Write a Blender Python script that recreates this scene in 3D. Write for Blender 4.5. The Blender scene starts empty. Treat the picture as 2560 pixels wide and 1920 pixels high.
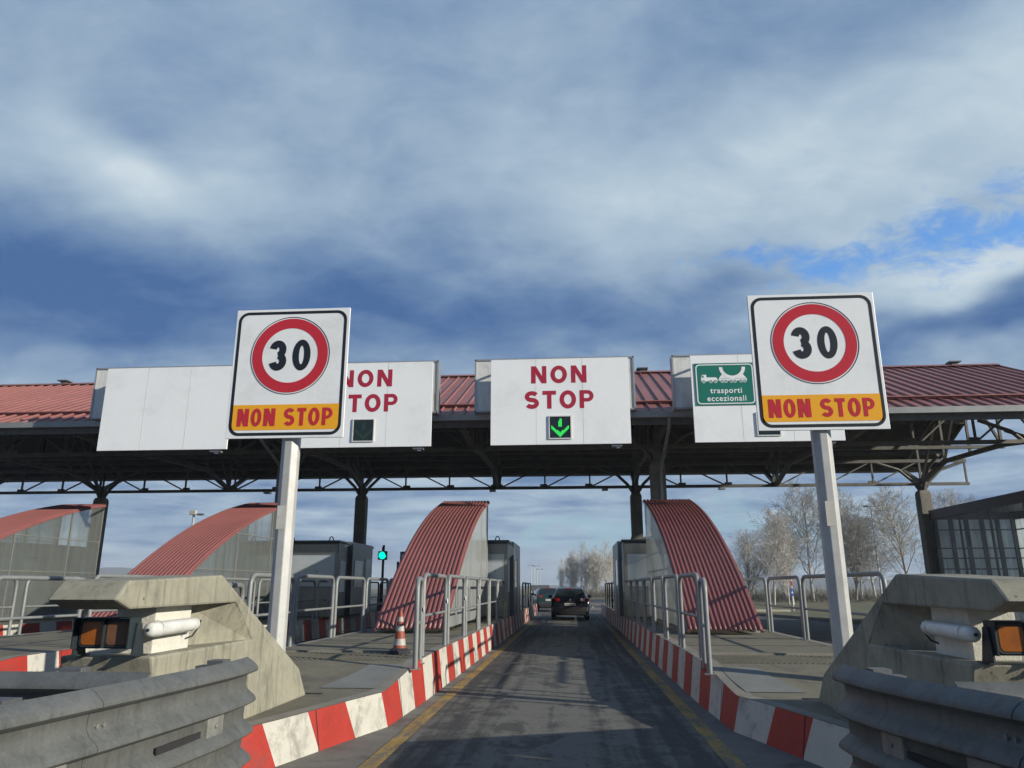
import bpy, bmesh, math, random
from mathutils import Vector, Matrix
R = math.radians
random.seed(7)
scene = bpy.context.scene
col = scene.collection

# ---------------------------------------------------------------- camera
PITCH, YAW, EYE = 15.12, 4.404, 1.5
cam_d = bpy.data.cameras.new('camera')
cam = bpy.data.objects.new('camera', cam_d); col.objects.link(cam)
cam.location = (0, 0, EYE)
cam.rotation_euler = (R(90 + PITCH), 0, R(YAW))
cam_d.sensor_width = 36.0
cam_d.lens = 36.0 * 1880 / 2560
cam_d.clip_start = 0.05
cam_d.clip_end = 9000
scene.camera = cam

# ---------------------------------------------------------------- light
SUN_AZ, SUN_EL = 113.0, 19.0            # azimuth clockwise from +Y (the driving direction)
sun_dir = Vector((math.sin(R(SUN_AZ)) * math.cos(R(SUN_EL)), math.cos(R(SUN_AZ)) * math.cos(R(SUN_EL)), math.sin(R(SUN_EL))))
sun_d = bpy.data.lights.new('sun', 'SUN'); sun = bpy.data.objects.new('sun', sun_d); col.objects.link(sun)
sun_d.energy = 5.0; sun_d.angle = R(0.7); sun_d.color = (1.0, 0.94, 0.81)
sun.rotation_euler = sun_dir.to_track_quat('Z', 'Y').to_euler()
sun.location = (60, -30, 30)
scene.view_settings.view_transform = 'Standard'
scene.view_settings.look = 'None'
scene.view_settings.exposure = 0.17
scene.view_settings.gamma = 1.0


class NT:
    """small helper to wire shader nodes"""
    def __init__(self, tree): self.t = tree; self.n = tree.nodes; self.l = tree.links
    def node(self, typ, **kw):
        n = self.n.new(typ)
        for k, v in kw.items(): setattr(n, k, v)
        return n
    def put(self, sock, v):
        if v is None: return
        if isinstance(v, bpy.types.NodeSocket): self.l.new(v, sock)
        else: sock.default_value = v
    def m(self, op, a, b=None, c=None, clamp=False):
        n = self.node('ShaderNodeMath', operation=op); n.use_clamp = clamp
        self.put(n.inputs[0], a)
        if b is not None: self.put(n.inputs[1], b)
        if c is not None: self.put(n.inputs[2], c)
        return n.outputs[0]
    def mix(self, f, a, b, blend='MIX'):
        n = self.node('ShaderNodeMix', data_type='RGBA', blend_type=blend)
        self.put(n.inputs[0], f)
        for s, v in ((n.inputs[6], a), (n.inputs[7], b)):
            if isinstance(v, (tuple, list)): v = tuple(v) + (1,) * (4 - len(v))
            self.put(s, v)
        return n.outputs[2]
    def ramp(self, f, lo, hi, smooth=True):
        n = self.node('ShaderNodeMapRange', interpolation_type='SMOOTHSTEP' if smooth else 'LINEAR')
        self.put(n.inputs[0], f); n.inputs[1].default_value = lo; n.inputs[2].default_value = hi
        return n.outputs[0]
    def noise(self, vec, scale, detail=4, rough=0.55, dist=0.0, dims='3D'):
        n = self.node('ShaderNodeTexNoise', noise_dimensions=dims)
        self.put(n.inputs['Vector'], vec); n.inputs['Scale'].default_value = scale
        n.inputs['Detail'].default_value = detail; n.inputs['Roughness'].default_value = rough
        n.inputs['Distortion'].default_value = dist
        return n.outputs[0]
    def mapping(self, vec, scale=(1, 1, 1), loc=(0, 0, 0), rot=(0, 0, 0)):
        n = self.node('ShaderNodeMapping'); self.put(n.inputs[0], vec)
        n.inputs['Location'].default_value = loc; n.inputs['Scale'].default_value = scale; n.inputs['Rotation'].default_value = rot
        return n.outputs[0]


# ---------------------------------------------------------------- sky
def make_world():
    w = bpy.data.worlds.new('World'); scene.world = w; w.use_nodes = True
    t = NT(w.node_tree); w.node_tree.nodes.clear()
    out = t.node('ShaderNodeOutputWorld'); bg = t.node('ShaderNodeBackground')
    t.l.new(bg.outputs[0], out.inputs[0]); bg.inputs[1].default_value = 0.1
    sky = t.node('ShaderNodeTexSky', sky_type='NISHITA'); sky.sun_disc = False
    sky.sun_elevation = R(SUN_EL); sky.sun_rotation = R(SUN_AZ); sky.air_density = 1.3; sky.dust_density = 0.6; sky.ozone_density = 2.0
    tc = t.node('ShaderNodeTexCoord'); d = tc.outputs['Generated']
    sx = t.node('ShaderNodeSeparateXYZ'); t.l.new(d, sx.inputs[0]); x, y, z = sx.outputs
    az = t.m('MULTIPLY', t.m('ARCTAN2', x, y), 57.2958)              # degrees right of the driving direction
    el = t.m('MULTIPLY', t.m('ARCSINE', z), 57.2958)                 # degrees above the horizon
    # cloud-deck coordinates: a flat layer seen in perspective
    zz = t.m('ADD', t.m('MAXIMUM', z, 0.0), 0.34)
    cb = t.node('ShaderNodeCombineXYZ'); t.put(cb.inputs[0], t.m('DIVIDE', x, zz)); t.put(cb.inputs[1], t.m('DIVIDE', y, zz))
    deck = cb.outputs[0]
    warp = t.noise(deck, 1.5, 4, 0.55)
    warp2 = t.noise(t.mapping(deck, (1, 1, 1), (7.3, 2.1, 4.0)), 3.0, 3, 0.5)
    wz = t.m('MULTIPLY', t.m('SUBTRACT', warp, 0.5), 26.0)
    wz2 = t.m('MULTIPLY', t.m('SUBTRACT', warp2, 0.5), 14.0)
    elw = t.m('ADD', el, t.m('ADD', t.m('MULTIPLY', wz, 0.35), t.m('MULTIPLY', wz2, 0.45)))
    azw = t.m('ADD', az, t.m('ADD', wz, wz2))

    def blob(a0, e0, sa, se, amp, tilt=0.0):
        da = t.m('SUBTRACT', azw, a0)
        de = t.m('SUBTRACT', t.m('SUBTRACT', elw, e0), t.m('MULTIPLY', da, tilt))
        q = t.m('ADD', t.m('POWER', t.m('DIVIDE', t.m('ABSOLUTE', da), sa), 2.0), t.m('POWER', t.m('DIVIDE', t.m('ABSOLUTE', de), se), 2.0))
        return t.m('MULTIPLY', t.m('EXPONENT', t.m('MULTIPLY', q, -1.0)), amp)

    def total(items):
        s = None
        for i in items:
            b = blob(*i); s = b if s is None else t.m('ADD', s, b)
        return s
    # brightness of the cloud deck (0 = dark blue-grey base, 1 = sunlit white)
    n1 = t.noise(t.mapping(deck, (1.0, 1.25, 1), (3.1, 1.7, 0), (0, 0, 0.5)), 1.7, 8, 0.50, 0.15)
    n2 = t.noise(t.mapping(deck, (1.0, 1.4, 1), (1.2, 8.4, 0), (0, 0, -0.35)), 6.0, 10, 0.6, 0.25)
    bright = t.m('ADD', t.m('MULTIPLY', t.m('SUBTRACT', n1, 0.5), 0.60), t.m('MULTIPLY', t.m('SUBTRACT', n2, 0.5), 0.62))
    bright = t.m('ADD', bright, 0.49)
    lv = t.node('ShaderNodeCombineXYZ'); t.put(lv.inputs[0], t.m('MULTIPLY', az, 0.045)); t.put(lv.inputs[1], t.m('MULTIPLY', el, 0.42))
    layer = t.noise(lv.outputs[0], 1.6, 8, 0.58, 0.6)
    bright = t.m('ADD', bright, t.m('MULTIPLY', t.m('MULTIPLY', t.m('SUBTRACT', layer, 0.5), 1.5), t.ramp(el, 14, 7)))
    bright = t.m('ADD', bright, total(BRIGHT))
    # out-of-view sky overhead, beside and behind, darkened to cut the fill light
    bright = t.m('SUBTRACT', bright, t.m('MULTIPLY', t.ramp(el, 40, 58), 0.32))
    bright = t.m('SUBTRACT', bright, t.m('MULTIPLY', t.ramp(t.m('ABSOLUTE', az), 45, 75), 0.26))
    bright = t.m('MAXIMUM', t.m('MINIMUM', bright, 1.0), 0.0)
    cr = t.node('ShaderNodeValToRGB'); t.l.new(bright, cr.inputs[0]); e = cr.color_ramp
    stops = [(0.0, (0.060, 0.142, 0.335)), (0.25, (0.148, 0.25, 0.43)), (0.5, (0.285, 0.395, 0.54)), (0.75, (0.425, 0.545, 0.655)), (1.0, (0.62, 0.715, 0.78))]
    e.elements[0].position = 0; e.elements[1].position = 1
    for p, c in stops[1:-1]: e.elements.new(p)
    for el_, (p, c) in zip(e.elements, stops): el_.position = p; el_.color = tuple(v * 10 * CLOUD_GAIN for v in c) + (1,)
    # clear gaps: the Nishita sky shows through
    n3 = t.noise(t.mapping(deck, (1.0, 1.3, 1), (5.0, 2.2, 0), (0, 0, 0.4)), 12.0, 9, 0.66, 0.5)
    gap = t.m('ADD', total(GAPS), t.m('MULTIPLY', t.m('SUBTRACT', n3, 0.5), 2.1))
    gap = t.m('MULTIPLY', t.ramp(gap, 0.30, 1.0), 0.92)
    blue = t.mix(1.0, sky.outputs[0], SKY_TINT, 'MULTIPLY')
    c = t.mix(gap, cr.outputs[0], blue)
    # pale, hazy air low over the horizon with a clear turquoise streak
    low = t.m('MULTIPLY', t.ramp(el, 3.4, 0.0), 0.6)
    c = t.mix(low, c, tuple(v * 10 * CLOUD_GAIN for v in (0.30, 0.37, 0.43)))
    clear = t.m('MINIMUM', total(CLEAR), 0.75)
    c = t.mix(clear, c, tuple(v * 10 * CLOUD_GAIN for v in (0.30, 0.50, 0.60)))
    t.l.new(c, bg.inputs[0])


CLOUD_GAIN = 0.9
SKY_TINT = (0.8, 1.35, 2.1)
#        az   el  width height amount tilt
BRIGHT = [(-36, 26.6, 9, 3.0, 0.40, 0.06), (-20, 27, 10, 3.5, 0.04, 0.0), (24, 29.5, 22, 5.5, 0.27, 0.0), (33, 27, 8, 5, 0.12, 0), (10, 30.5, 10, 4, 0.14, 0), (-1, 34.5, 9, 4, 0.10, 0),
          (-38, 18.6, 20, 4.2, -0.60, 0.05), (-14, 20.8, 14, 4.4, -0.26, -0.05), (3, 19.4, 12, 3.2, -0.32, -0.02), (27, 16.6, 12, 1.5, -0.50, 0),
          (-33, 31, 6, 2.6, -0.22, 0.1), (-10, 25.6, 9, 2.2, -0.14, 0), (14, 39, 10, 3, -0.14, 0), (30, 38, 8, 3, -0.12, 0), (-24, 38, 12, 4, -0.06, 0),
          (28, 19.2, 12, 2.2, 0.36, 0), (-31, 14.6, 12, 1.3, 0.10, 0), (-8, 16.2, 14, 1.2, 0.08, 0), (8, 25.5, 10, 3, 0.06, 0)]
GAPS = [(23, 22.2, 12, 2.6, 0.70, 0.04), (15, 23.2, 6, 1.6, 0.45, 0), (31, 21.8, 6, 3.2, 0.42, 0.1)]
CLEAR = [(0, 4.1, 9, 0.75, 0.85, 0), (15, 3.4, 9, 1.2, 0.8, 0)]
make_world()


# ---------------------------------------------------------------- materials
def rgb(c): return tuple(c) + (1,)


def mat(name, base, rough=0.6, metal=0.0, var=0.0, scale=3.0, second=None, streak=0.0, bump=0.0, bscale=60.0, dirt=None, dirt_amt=0.0, dirt_scale=1.2, spec=0.5, vary_rough=0.0):
    """surface with a two-scale colour variation, vertical streaks and stains, all procedural"""
    m = bpy.data.materials.new(name); m.use_nodes = True
    t = NT(m.node_tree); p = t.n['Principled BSDF']
    p.inputs['Roughness'].default_value = rough; p.inputs['Metallic'].default_value = metal
    p.inputs['Specular IOR Level'].default_value = spec
    pos = t.node('ShaderNodeNewGeometry').outputs['Position']
    c = rgb(base)
    if var or second:
        sec = second or tuple(max(0, v * (1 - var)) for v in base)
        f = t.m('ADD', t.m('MULTIPLY', t.noise(pos, scale, 6, 0.6), 0.6), t.m('MULTIPLY', t.noise(pos, scale * 9, 4, 0.6), 0.4))
        c = t.mix(t.ramp(f, 0.36, 0.66), base, sec)
    if streak:
        s = t.noise(t.mapping(pos, (7, 7, 0.55)), 2.0, 5, 0.6)
        c = t.mix(t.m('MULTIPLY', t.ramp(s, 0.50, 0.72), streak), c, tuple(v * 0.35 for v in base))
    if dirt:
        dn = t.noise(pos, dirt_scale, 7, 0.68, 0.4)
        c = t.mix(t.m('MULTIPLY', t.ramp(dn, 0.5, 0.68), dirt_amt), c, dirt)
    t.put(p.inputs['Base Color'], c)
    if vary_rough:
        t.put(p.inputs['Roughness'], t.m('ADD', rough - vary_rough / 2, t.m('MULTIPLY', t.noise(pos, 6, 4), vary_rough)))
    if bump:
        b = t.node('ShaderNodeBump'); b.inputs['Strength'].default_value = bump; b.inputs['Distance'].default_value = 0.01
        t.put(b.inputs['Height'], t.noise(pos, bscale, 5, 0.65)); t.l.new(b.outputs[0], p.inputs['Normal'])
    return m


def pitted(m, amount=0.8):
    t = NT(m.node_tree); p = t.n['Principled BSDF']; src = p.inputs['Base Color'].links[0].from_socket
    pos = t.node('ShaderNodeNewGeometry').outputs['Position']
    v = t.node('ShaderNodeTexVoronoi'); v.inputs['Scale'].default_value = 9.0; t.l.new(pos, v.inputs['Vector'])
    keep = t.ramp(t.noise(pos, 2.3, 3), 0.52, 0.62)
    c = t.mix(t.m('MULTIPLY', t.m('MULTIPLY', t.ramp(v.outputs['Distance'], 0.13, 0.08), keep), amount), src, (0.05, 0.048, 0.04))
    run = t.noise(t.mapping(pos, (16, 16, 0.9)), 1.0, 6, 0.62); where = t.ramp(t.noise(pos, 1.1, 3), 0.42, 0.62)
    c = t.mix(t.m('MULTIPLY', t.m('MULTIPLY', t.ramp(run, 0.50, 0.66), where), 0.6), c, (0.085, 0.08, 0.062))
    t.put(p.inputs['Base Color'], c)


def emit(name, c, s, base=(0.02, 0.02, 0.02)):
    m = bpy.data.materials.new(name); m.use_nodes = True
    p = m.node_tree.nodes['Principled BSDF']
    p.inputs['Base Color'].default_value = rgb(base); p.inputs['Emission Color'].default_value = rgb(c); p.inputs['Emission Strength'].default_value = s
    return m


M = {}
M['concrete'] = mat('precast_concrete', (0.315, 0.30, 0.228), 0.85, var=0.25, scale=1.6, streak=0.6, bump=0.35, bscale=90, dirt=(0.12, 0.115, 0.09), dirt_amt=0.45, dirt_scale=2.2)
pitted(M['concrete'])
M['column'] = mat('column_concrete', (0.24, 0.225, 0.19), 0.85, var=0.3, scale=1.2, streak=0.4, bump=0.2)
M['white_paint'] = mat('white_painted_concrete', (0.66, 0.64, 0.56), 0.8, var=0.14, scale=14, bump=0.6, bscale=60)
M['pave'] = mat('pavement_concrete', (0.185, 0.166, 0.114), 0.9, second=(0.124, 0.113, 0.080), scale=0.8, bump=0.4, bscale=120, dirt=(0.075, 0.07, 0.06), dirt_amt=0.6, dirt_scale=1.3)
M['plate'] = mat('pale_new_concrete', (0.20, 0.20, 0.182), 0.9, var=0.2, scale=3, bump=0.3, bscale=120)
M['curb_grey'] = mat('kerb_top_concrete', (0.24, 0.22, 0.18), 0.9, var=0.25, scale=3, bump=0.3)
M['kerb_white'] = mat('kerb_white_paint', (0.54, 0.52, 0.45), 0.65, var=0.12, scale=4, dirt=(0.12, 0.11, 0.10), dirt_amt=0.55, dirt_scale=3.2, bump=0.25, bscale=50)
M['kerb_red'] = mat('kerb_red_paint', (0.40, 0.034, 0.022), 0.6, var=0.22, scale=4, dirt=(0.16, 0.06, 0.05), dirt_amt=0.5, dirt_scale=2.6, bump=0.25, bscale=50)
M['gutter_strip'] = mat('gutter_concrete', (0.18, 0.17, 0.145), 0.9, var=0.3, scale=2.5, bump=0.5, bscale=70, dirt=(0.05, 0.05, 0.05), dirt_amt=0.6)
M['galv'] = mat('galvanised_steel', (0.138, 0.144, 0.138), 0.58, 0.15, var=0.3, scale=5, streak=0.45, bump=0.25, bscale=28, dirt=(0.11, 0.11, 0.095), dirt_amt=0.6, dirt_scale=3, vary_rough=0.2)
M['galv_worn'] = mat('worn_zinc_plate', (0.26, 0.26, 0.235), 0.6, 0.2, var=0.3, scale=9, streak=0.4, dirt=(0.14, 0.135, 0.12), dirt_amt=0.6, dirt_scale=7)
M['galv_dark'] = mat('weathered_steel', (0.16, 0.165, 0.17), 0.55, 0.4, var=0.3, scale=5, bump=0.1)
M['rail'] = mat('grey_painted_tube', (0.24, 0.25, 0.245), 0.48, 0.15, var=0.2, scale=8, dirt=(0.2, 0.2, 0.19), dirt_amt=0.5, dirt_scale=5, bump=0.08)
M['rail_black'] = mat('black_painted_tube', (0.03, 0.033, 0.035), 0.5, 0.2, var=0.3)
M['pole'] = mat('sign_post_paint', (0.46, 0.46, 0.44), 0.5, 0.1, var=0.15, scale=5, bump=0.15, bscale=80, dirt=(0.26, 0.25, 0.22), dirt_amt=0.35, dirt_scale=1.8)
M['pole_patch'] = mat('scraped_sticker_rest', (0.42, 0.41, 0.36), 0.8, second=(0.55, 0.54, 0.5), scale=6)
M['alu'] = mat('sign_back_aluminium', (0.42, 0.43, 0.43), 0.45, 0.6, var=0.1)
M['sign_white'] = mat('sign_white_sheet', (0.83, 0.84, 0.84), 0.35, var=0.05, scale=1.6, dirt=(0.6, 0.6, 0.58), dirt_amt=0.4, dirt_scale=1.5)
M['board_white'] = mat('lane_board_sheet', (0.86, 0.875, 0.875), 0.4, var=0.04, scale=0.9, streak=0.02, dirt=(0.68, 0.70, 0.70), dirt_amt=0.35, dirt_scale=0.9)
M['box_white'] = mat('lane_box_paint', (0.68, 0.68, 0.65), 0.5, var=0.12, scale=1.5, streak=0.35, dirt=(0.35, 0.34, 0.3), dirt_amt=0.4)
M['sign_red'] = mat('sign_red_film', (0.52, 0.022, 0.035), 0.35, var=0.06, scale=3)
M['text_red'] = mat('crimson_lettering_film', (0.40, 0.018, 0.045), 0.4, var=0.1, scale=3)
M['sign_black'] = mat('sign_black_film', (0.012, 0.014, 0.017), 0.4)
M['sign_navy'] = mat('sign_dark_line', (0.02, 0.024, 0.05), 0.4)
M['sign_yellow'] = mat('sign_amber_film', (0.86, 0.40, 0.012), 0.38, var=0.05, scale=3)
M['sign_green'] = mat('sign_green_film', (0.006, 0.165, 0.118), 0.4, var=0.08, scale=2)
M['lens_dark'] = mat('display_dark_glass', (0.012, 0.022, 0.022), 0.15)
M['led_green'] = emit('green_leds_lit', (0.02, 0.85, 0.10), 1.0)
M['led_dim'] = emit('green_leds_dim', (0.02, 0.35, 0.08), 0.06)
M['tl_green'] = emit('green_signal_lit', (0.0, 0.95, 0.62), 1.25)
M['roof'] = mat('red_brown_sheet_metal', (0.30, 0.120, 0.104), 0.5, 0.05, var=0.16, scale=0.7, streak=0.0, dirt=(0.17, 0.065, 0.058), dirt_amt=0.4, dirt_scale=0.8)
M['arch'] = mat('dusky_red_corrugated_sheet', (0.26, 0.092, 0.084), 0.5, 0.05, var=0.16, scale=1.2, dirt=(0.20, 0.085, 0.078), dirt_amt=0.4, dirt_scale=1.3)
M['gutter'] = mat('gutter_sheet', (0.34, 0.35, 0.34), 0.5, 0.4, var=0.2, scale=2)
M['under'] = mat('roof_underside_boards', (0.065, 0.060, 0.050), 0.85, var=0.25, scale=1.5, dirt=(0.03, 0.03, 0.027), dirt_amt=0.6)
M['steel'] = mat('truss_steel_paint', (0.15, 0.145, 0.13), 0.6, 0.1, var=0.35, scale=3)
M['booth_dark'] = mat('booth_dark_cladding', (0.052, 0.068, 0.078), 0.35, 0.2, var=0.15, scale=2)
M['booth_frame'] = mat('booth_frame_metal', (0.29, 0.285, 0.26), 0.5, 0.3, var=0.2, scale=3, streak=0.3)
M['booth_panel'] = mat('booth_steel_panel', (0.48, 0.53, 0.56), 0.35, 0.2, var=0.1, scale=1.5)
M['booth_glass'] = mat('booth_window', (0.03, 0.04, 0.045), 0.08)
M['fascia'] = mat('dark_brown_fascia', (0.055, 0.032, 0.032), 0.5, 0.1, var=0.2)
M['mullion'] = mat('frame_aluminium', (0.24, 0.245, 0.225), 0.5, 0.3, var=0.2)
M['mullion_dark'] = mat('frame_dark_blue_steel', (0.05, 0.065, 0.085), 0.5, 0.2, var=0.2)
M['rubber'] = mat('black_rubber', (0.025, 0.026, 0.03), 0.75, var=0.3, scale=20)
M['cone_orange'] = mat('cone_orange_plastic', (0.34, 0.075, 0.04), 0.6, var=0.3, scale=12, dirt=(0.2, 0.08, 0.06), dirt_amt=0.5, dirt_scale=12)
M['cone_white'] = mat('cone_white_band', (0.46, 0.44, 0.39), 0.55, var=0.2, scale=14, dirt=(0.3, 0.28, 0.24), dirt_amt=0.5, dirt_scale=12)
M['amber'] = mat('amber_lens', (0.34, 0.10, 0.010), 0.3, var=0.35, scale=9)
M['amber_dusty'] = mat('dusty_amber_lens', (0.17, 0.080, 0.040), 0.5, var=0.35, scale=9)
M['housing'] = mat('lamp_housing', (0.03, 0.042, 0.048), 0.5, 0.2, var=0.3, scale=9)
M['tube_lamp'] = mat('frosted_tube', (0.70, 0.70, 0.66), 0.3, var=0.15, scale=10, dirt=(0.35, 0.34, 0.3), dirt_amt=0.4, dirt_scale=6)
M['sticker'] = mat('reflective_dot', (0.75, 0.75, 0.75), 0.4)
M['car_black'] = mat('black_car_paint', (0.008, 0.010, 0.014), 0.18, 0.0, var=0.1)
M['car_green'] = mat('dark_green_car_paint', (0.012, 0.045, 0.045), 0.22, 0.0, var=0.1)
M['car_glass'] = mat('car_glass', (0.02, 0.028, 0.03), 0.06)
M['bumper'] = mat('grey_bumper', (0.045, 0.045, 0.05), 0.4, var=0.2)
M['tyre'] = mat('tyre_rubber', (0.012, 0.012, 0.013), 0.8)
M['taillight'] = mat('red_tail_lamp', (0.35, 0.015, 0.02), 0.12)
M['lamp_glint'] = mat('tail_lamp_painted_glint', (0.85, 0.62, 0.62), 0.22)  # tail lamp with the sun's glint painted in as pinkish white
M['chrome'] = mat('chrome', (0.7, 0.7, 0.72), 0.15, 0.9)
M['plate_white'] = mat('number_plate_sheet', (0.62, 0.63, 0.60), 0.4)
M['bark'] = mat('pale_bark', (0.42, 0.395, 0.35), 0.9, second=(0.20, 0.18, 0.155), scale=5)
M['twig'] = mat('bare_twigs', (0.47, 0.44, 0.39), 0.9, var=0.35, scale=1.0)
M['bark_pale'] = mat('birch_bark', (0.62, 0.60, 0.55), 0.85, second=(0.22, 0.2, 0.17), scale=5)
M['twig_pale'] = mat('pale_twigs', (0.66, 0.62, 0.54), 0.9, var=0.3, scale=1.0)
M['brush'] = mat('brown_undergrowth', (0.135, 0.118, 0.09), 0.95, var=0.4, scale=1.0)
M['hill'] = mat('wooded_hill', (0.05, 0.06, 0.06), 0.95, var=0.3, scale=0.02)
M['blue_sign'] = mat('blue_sign_film', (0.02, 0.10, 0.42), 0.4)
M['lamp_post'] = mat('lamp_post_zinc', (0.50, 0.51, 0.50), 0.45, 0.3, var=0.1)
M['slot'] = mat('dark_drain_slot', (0.02, 0.02, 0.022), 0.9)
M['cream'] = mat('cream_block', (0.50, 0.46, 0.35), 0.8, var=0.2)


def ground_material():
    m = bpy.data.materials.new('winter_field'); m.use_nodes = True; t = NT(m.node_tree); p = t.n['Principled BSDF']
    pos = t.node('ShaderNodeNewGeometry').outputs['Position']
    c = t.mix(t.ramp(t.noise(pos, 0.35, 7, 0.62), 0.38, 0.62), (0.145, 0.125, 0.062), (0.075, 0.085, 0.035))
    c = t.mix(t.ramp(t.noise(pos, 6.0, 5, 0.7), 0.45, 0.7), c, (0.17, 0.145, 0.085))
    t.put(p.inputs['Base Color'], c); p.inputs['Roughness'].default_value = 0.95
    return m


def asphalt_material(name, dark, light, lane_centre=None):
    """asphalt: aggregate grain, long worn tracks, oil stains, hair cracks"""
    m = bpy.data.materials.new(name); m.use_nodes = True; t = NT(m.node_tree); p = t.n['Principled BSDF']
    pos = t.node('ShaderNodeNewGeometry').outputs['Position']
    sx = t.node('ShaderNodeSeparateXYZ'); t.l.new(pos, sx.inputs[0])
    long_n = t.noise(t.mapping(pos, (2.6, 0.10, 1)), 1.6, 7, 0.62, 0.2)
    fine = t.noise(pos, 2.6, 7, 0.68, 0.3)
    grain = t.noise(pos, 90, 3, 0.7)
    worn = t.m('ADD', t.m('MULTIPLY', long_n, 0.55), t.m('MULTIPLY', fine, 0.45))
    if lane_centre is not None:
        off = t.m('ABSOLUTE', t.m('SUBTRACT', sx.outputs[0], lane_centre))
        worn = t.m('ADD', worn, t.m('MULTIPLY', t.ramp(off, 1.15, 0.25), 0.10))
    c = t.mix(t.ramp(worn, 0.455, 0.60), dark, light)
    oil = t.noise(t.mapping(pos, (1.6, 0.7, 1), (4, 1, 0)), 1.1, 6, 0.65, 0.5)
    c = t.mix(t.m('MULTIPLY', t.ramp(oil, 0.54, 0.62), 0.7), c, tuple(v * 0.45 for v in dark))
    spots = t.noise(t.mapping(pos, (2.2, 1, 1), (9, 3, 0)), 7.0, 3, 0.6)
    c = t.mix(t.m('MULTIPLY', t.ramp(spots, 0.61, 0.67), 0.65), c, tuple(v * 0.4 for v in dark))
    scr = t.noise(t.mapping(pos, (5.0, 0.8, 1), (2, 7, 0), (0, 0, 0.15)), 2.2, 3, 0.5)
    c = t.mix(t.m('MULTIPLY', t.ramp(scr, 0.70, 0.76), 0.45), c, tuple(min(1, v * 2.0) for v in light))
    v = t.node('ShaderNodeTexVoronoi', feature='DISTANCE_TO_EDGE'); v.inputs['Scale'].default_value = 0.55
    wv = t.node('ShaderNodeMixRGB'); wv.inputs[0].default_value = 0.25
    t.l.new(pos, wv.inputs[1]); nz = t.node('ShaderNodeTexNoise'); nz.inputs['Scale'].default_value = 1.6; t.l.new(pos, nz.inputs['Vector']); t.l.new(nz.outputs['Color'], wv.inputs[2])
    t.l.new(wv.outputs[0], v.inputs['Vector'])
    c = t.mix(t.m('MULTIPLY', t.ramp(v.outputs['Distance'], 0.007, 0.002), 0.22), c, tuple(q * 0.3 for q in dark))
    c = t.mix(t.m('MULTIPLY', t.ramp(grain, 0.4, 0.7), 0.28), c, tuple(min(1, q * 1.7) for q in light))
    t.put(p.inputs['Base Color'], c)
    t.put(p.inputs['Roughness'], t.m('ADD', 0.72, t.m('MULTIPLY', fine, 0.25)))
    b = t.node('ShaderNodeBump'); b.inputs['Strength'].default_value = 0.35; b.inputs['Distance'].default_value = 0.01
    t.put(b.inputs['Height'], t.noise(pos, 70, 4, 0.7)); t.l.new(b.outputs[0], p.inputs['Normal'])
    return m


def worn_paint(name, c1, under, thr=0.56):
    m = bpy.data.materials.new(name); m.use_nodes = True; t = NT(m.node_tree); p = t.n['Principled BSDF']
    pos = t.node('ShaderNodeNewGeometry').outputs['Position']
    f = t.m('ADD', t.m('MULTIPLY', t.noise(t.mapping(pos, (2.5, 0.6, 1)), 2.2, 6, 0.65), 0.6), t.m('MULTIPLY', t.noise(pos, 24, 4, 0.7), 0.4))
    c = t.mix(t.ramp(f, thr - 0.07, thr + 0.05), c1, under)
    c = t.mix(t.m('MULTIPLY', t.ramp(t.noise(pos, 1.1, 4), 0.4, 0.65), 0.35), c, tuple(v * 0.55 for v in c1))
    t.put(p.inputs['Base Color'], c); p.inputs['Roughness'].default_value = 0.8
    return m


def pane_material(name, c, alpha, streak=0.5, through=0.35):
    """grimy translucent sheeting: partly see-through, scatters the light behind it"""
    m = bpy.data.materials.new(name); m.use_nodes = True; t = NT(m.node_tree); t.n.clear()
    out = t.node('ShaderNodeOutputMaterial')
    pos = t.node('ShaderNodeNewGeometry').outputs['Position']
    s = t.noise(t.mapping(pos, (3, 3, 0.3)), 1.4, 6, 0.6)
    b = t.noise(pos, 0.9, 5, 0.6)
    f = t.m('ADD', t.m('MULTIPLY', s, 0.55), t.m('MULTIPLY', b, 0.45))
    colr = t.mix(t.m('MULTIPLY', t.ramp(f, 0.4, 0.66), streak), c, tuple(v * 0.5 for v in c))
    dif = t.node('ShaderNodeBsdfPrincipled'); t.put(dif.inputs['Base Color'], colr); dif.inputs['Roughness'].default_value = 0.3
    trl = t.node('ShaderNodeBsdfTranslucent'); t.put(trl.inputs['Color'], colr)
    tr = t.node('ShaderNodeBsdfTransparent'); tr.inputs['Color'].default_value = (0.85, 0.9, 0.9, 1)
    m1 = t.node('ShaderNodeMixShader'); m1.inputs[0].default_value = through; t.l.new(dif.outputs[0], m1.inputs[1]); t.l.new(trl.outputs[0], m1.inputs[2])
    m2 = t.node('ShaderNodeMixShader'); t.put(m2.inputs[0], t.m('ADD', 1 - alpha - 0.15, t.m('MULTIPLY', t.ramp(f, 0.62, 0.4), 0.3), clamp=True))
    t.l.new(m1.outputs[0], m2.inputs[1]); t.l.new(tr.outputs[0], m2.inputs[2])
    t.l.new(m2.outputs[0], out.inputs[0])
    return m


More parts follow.
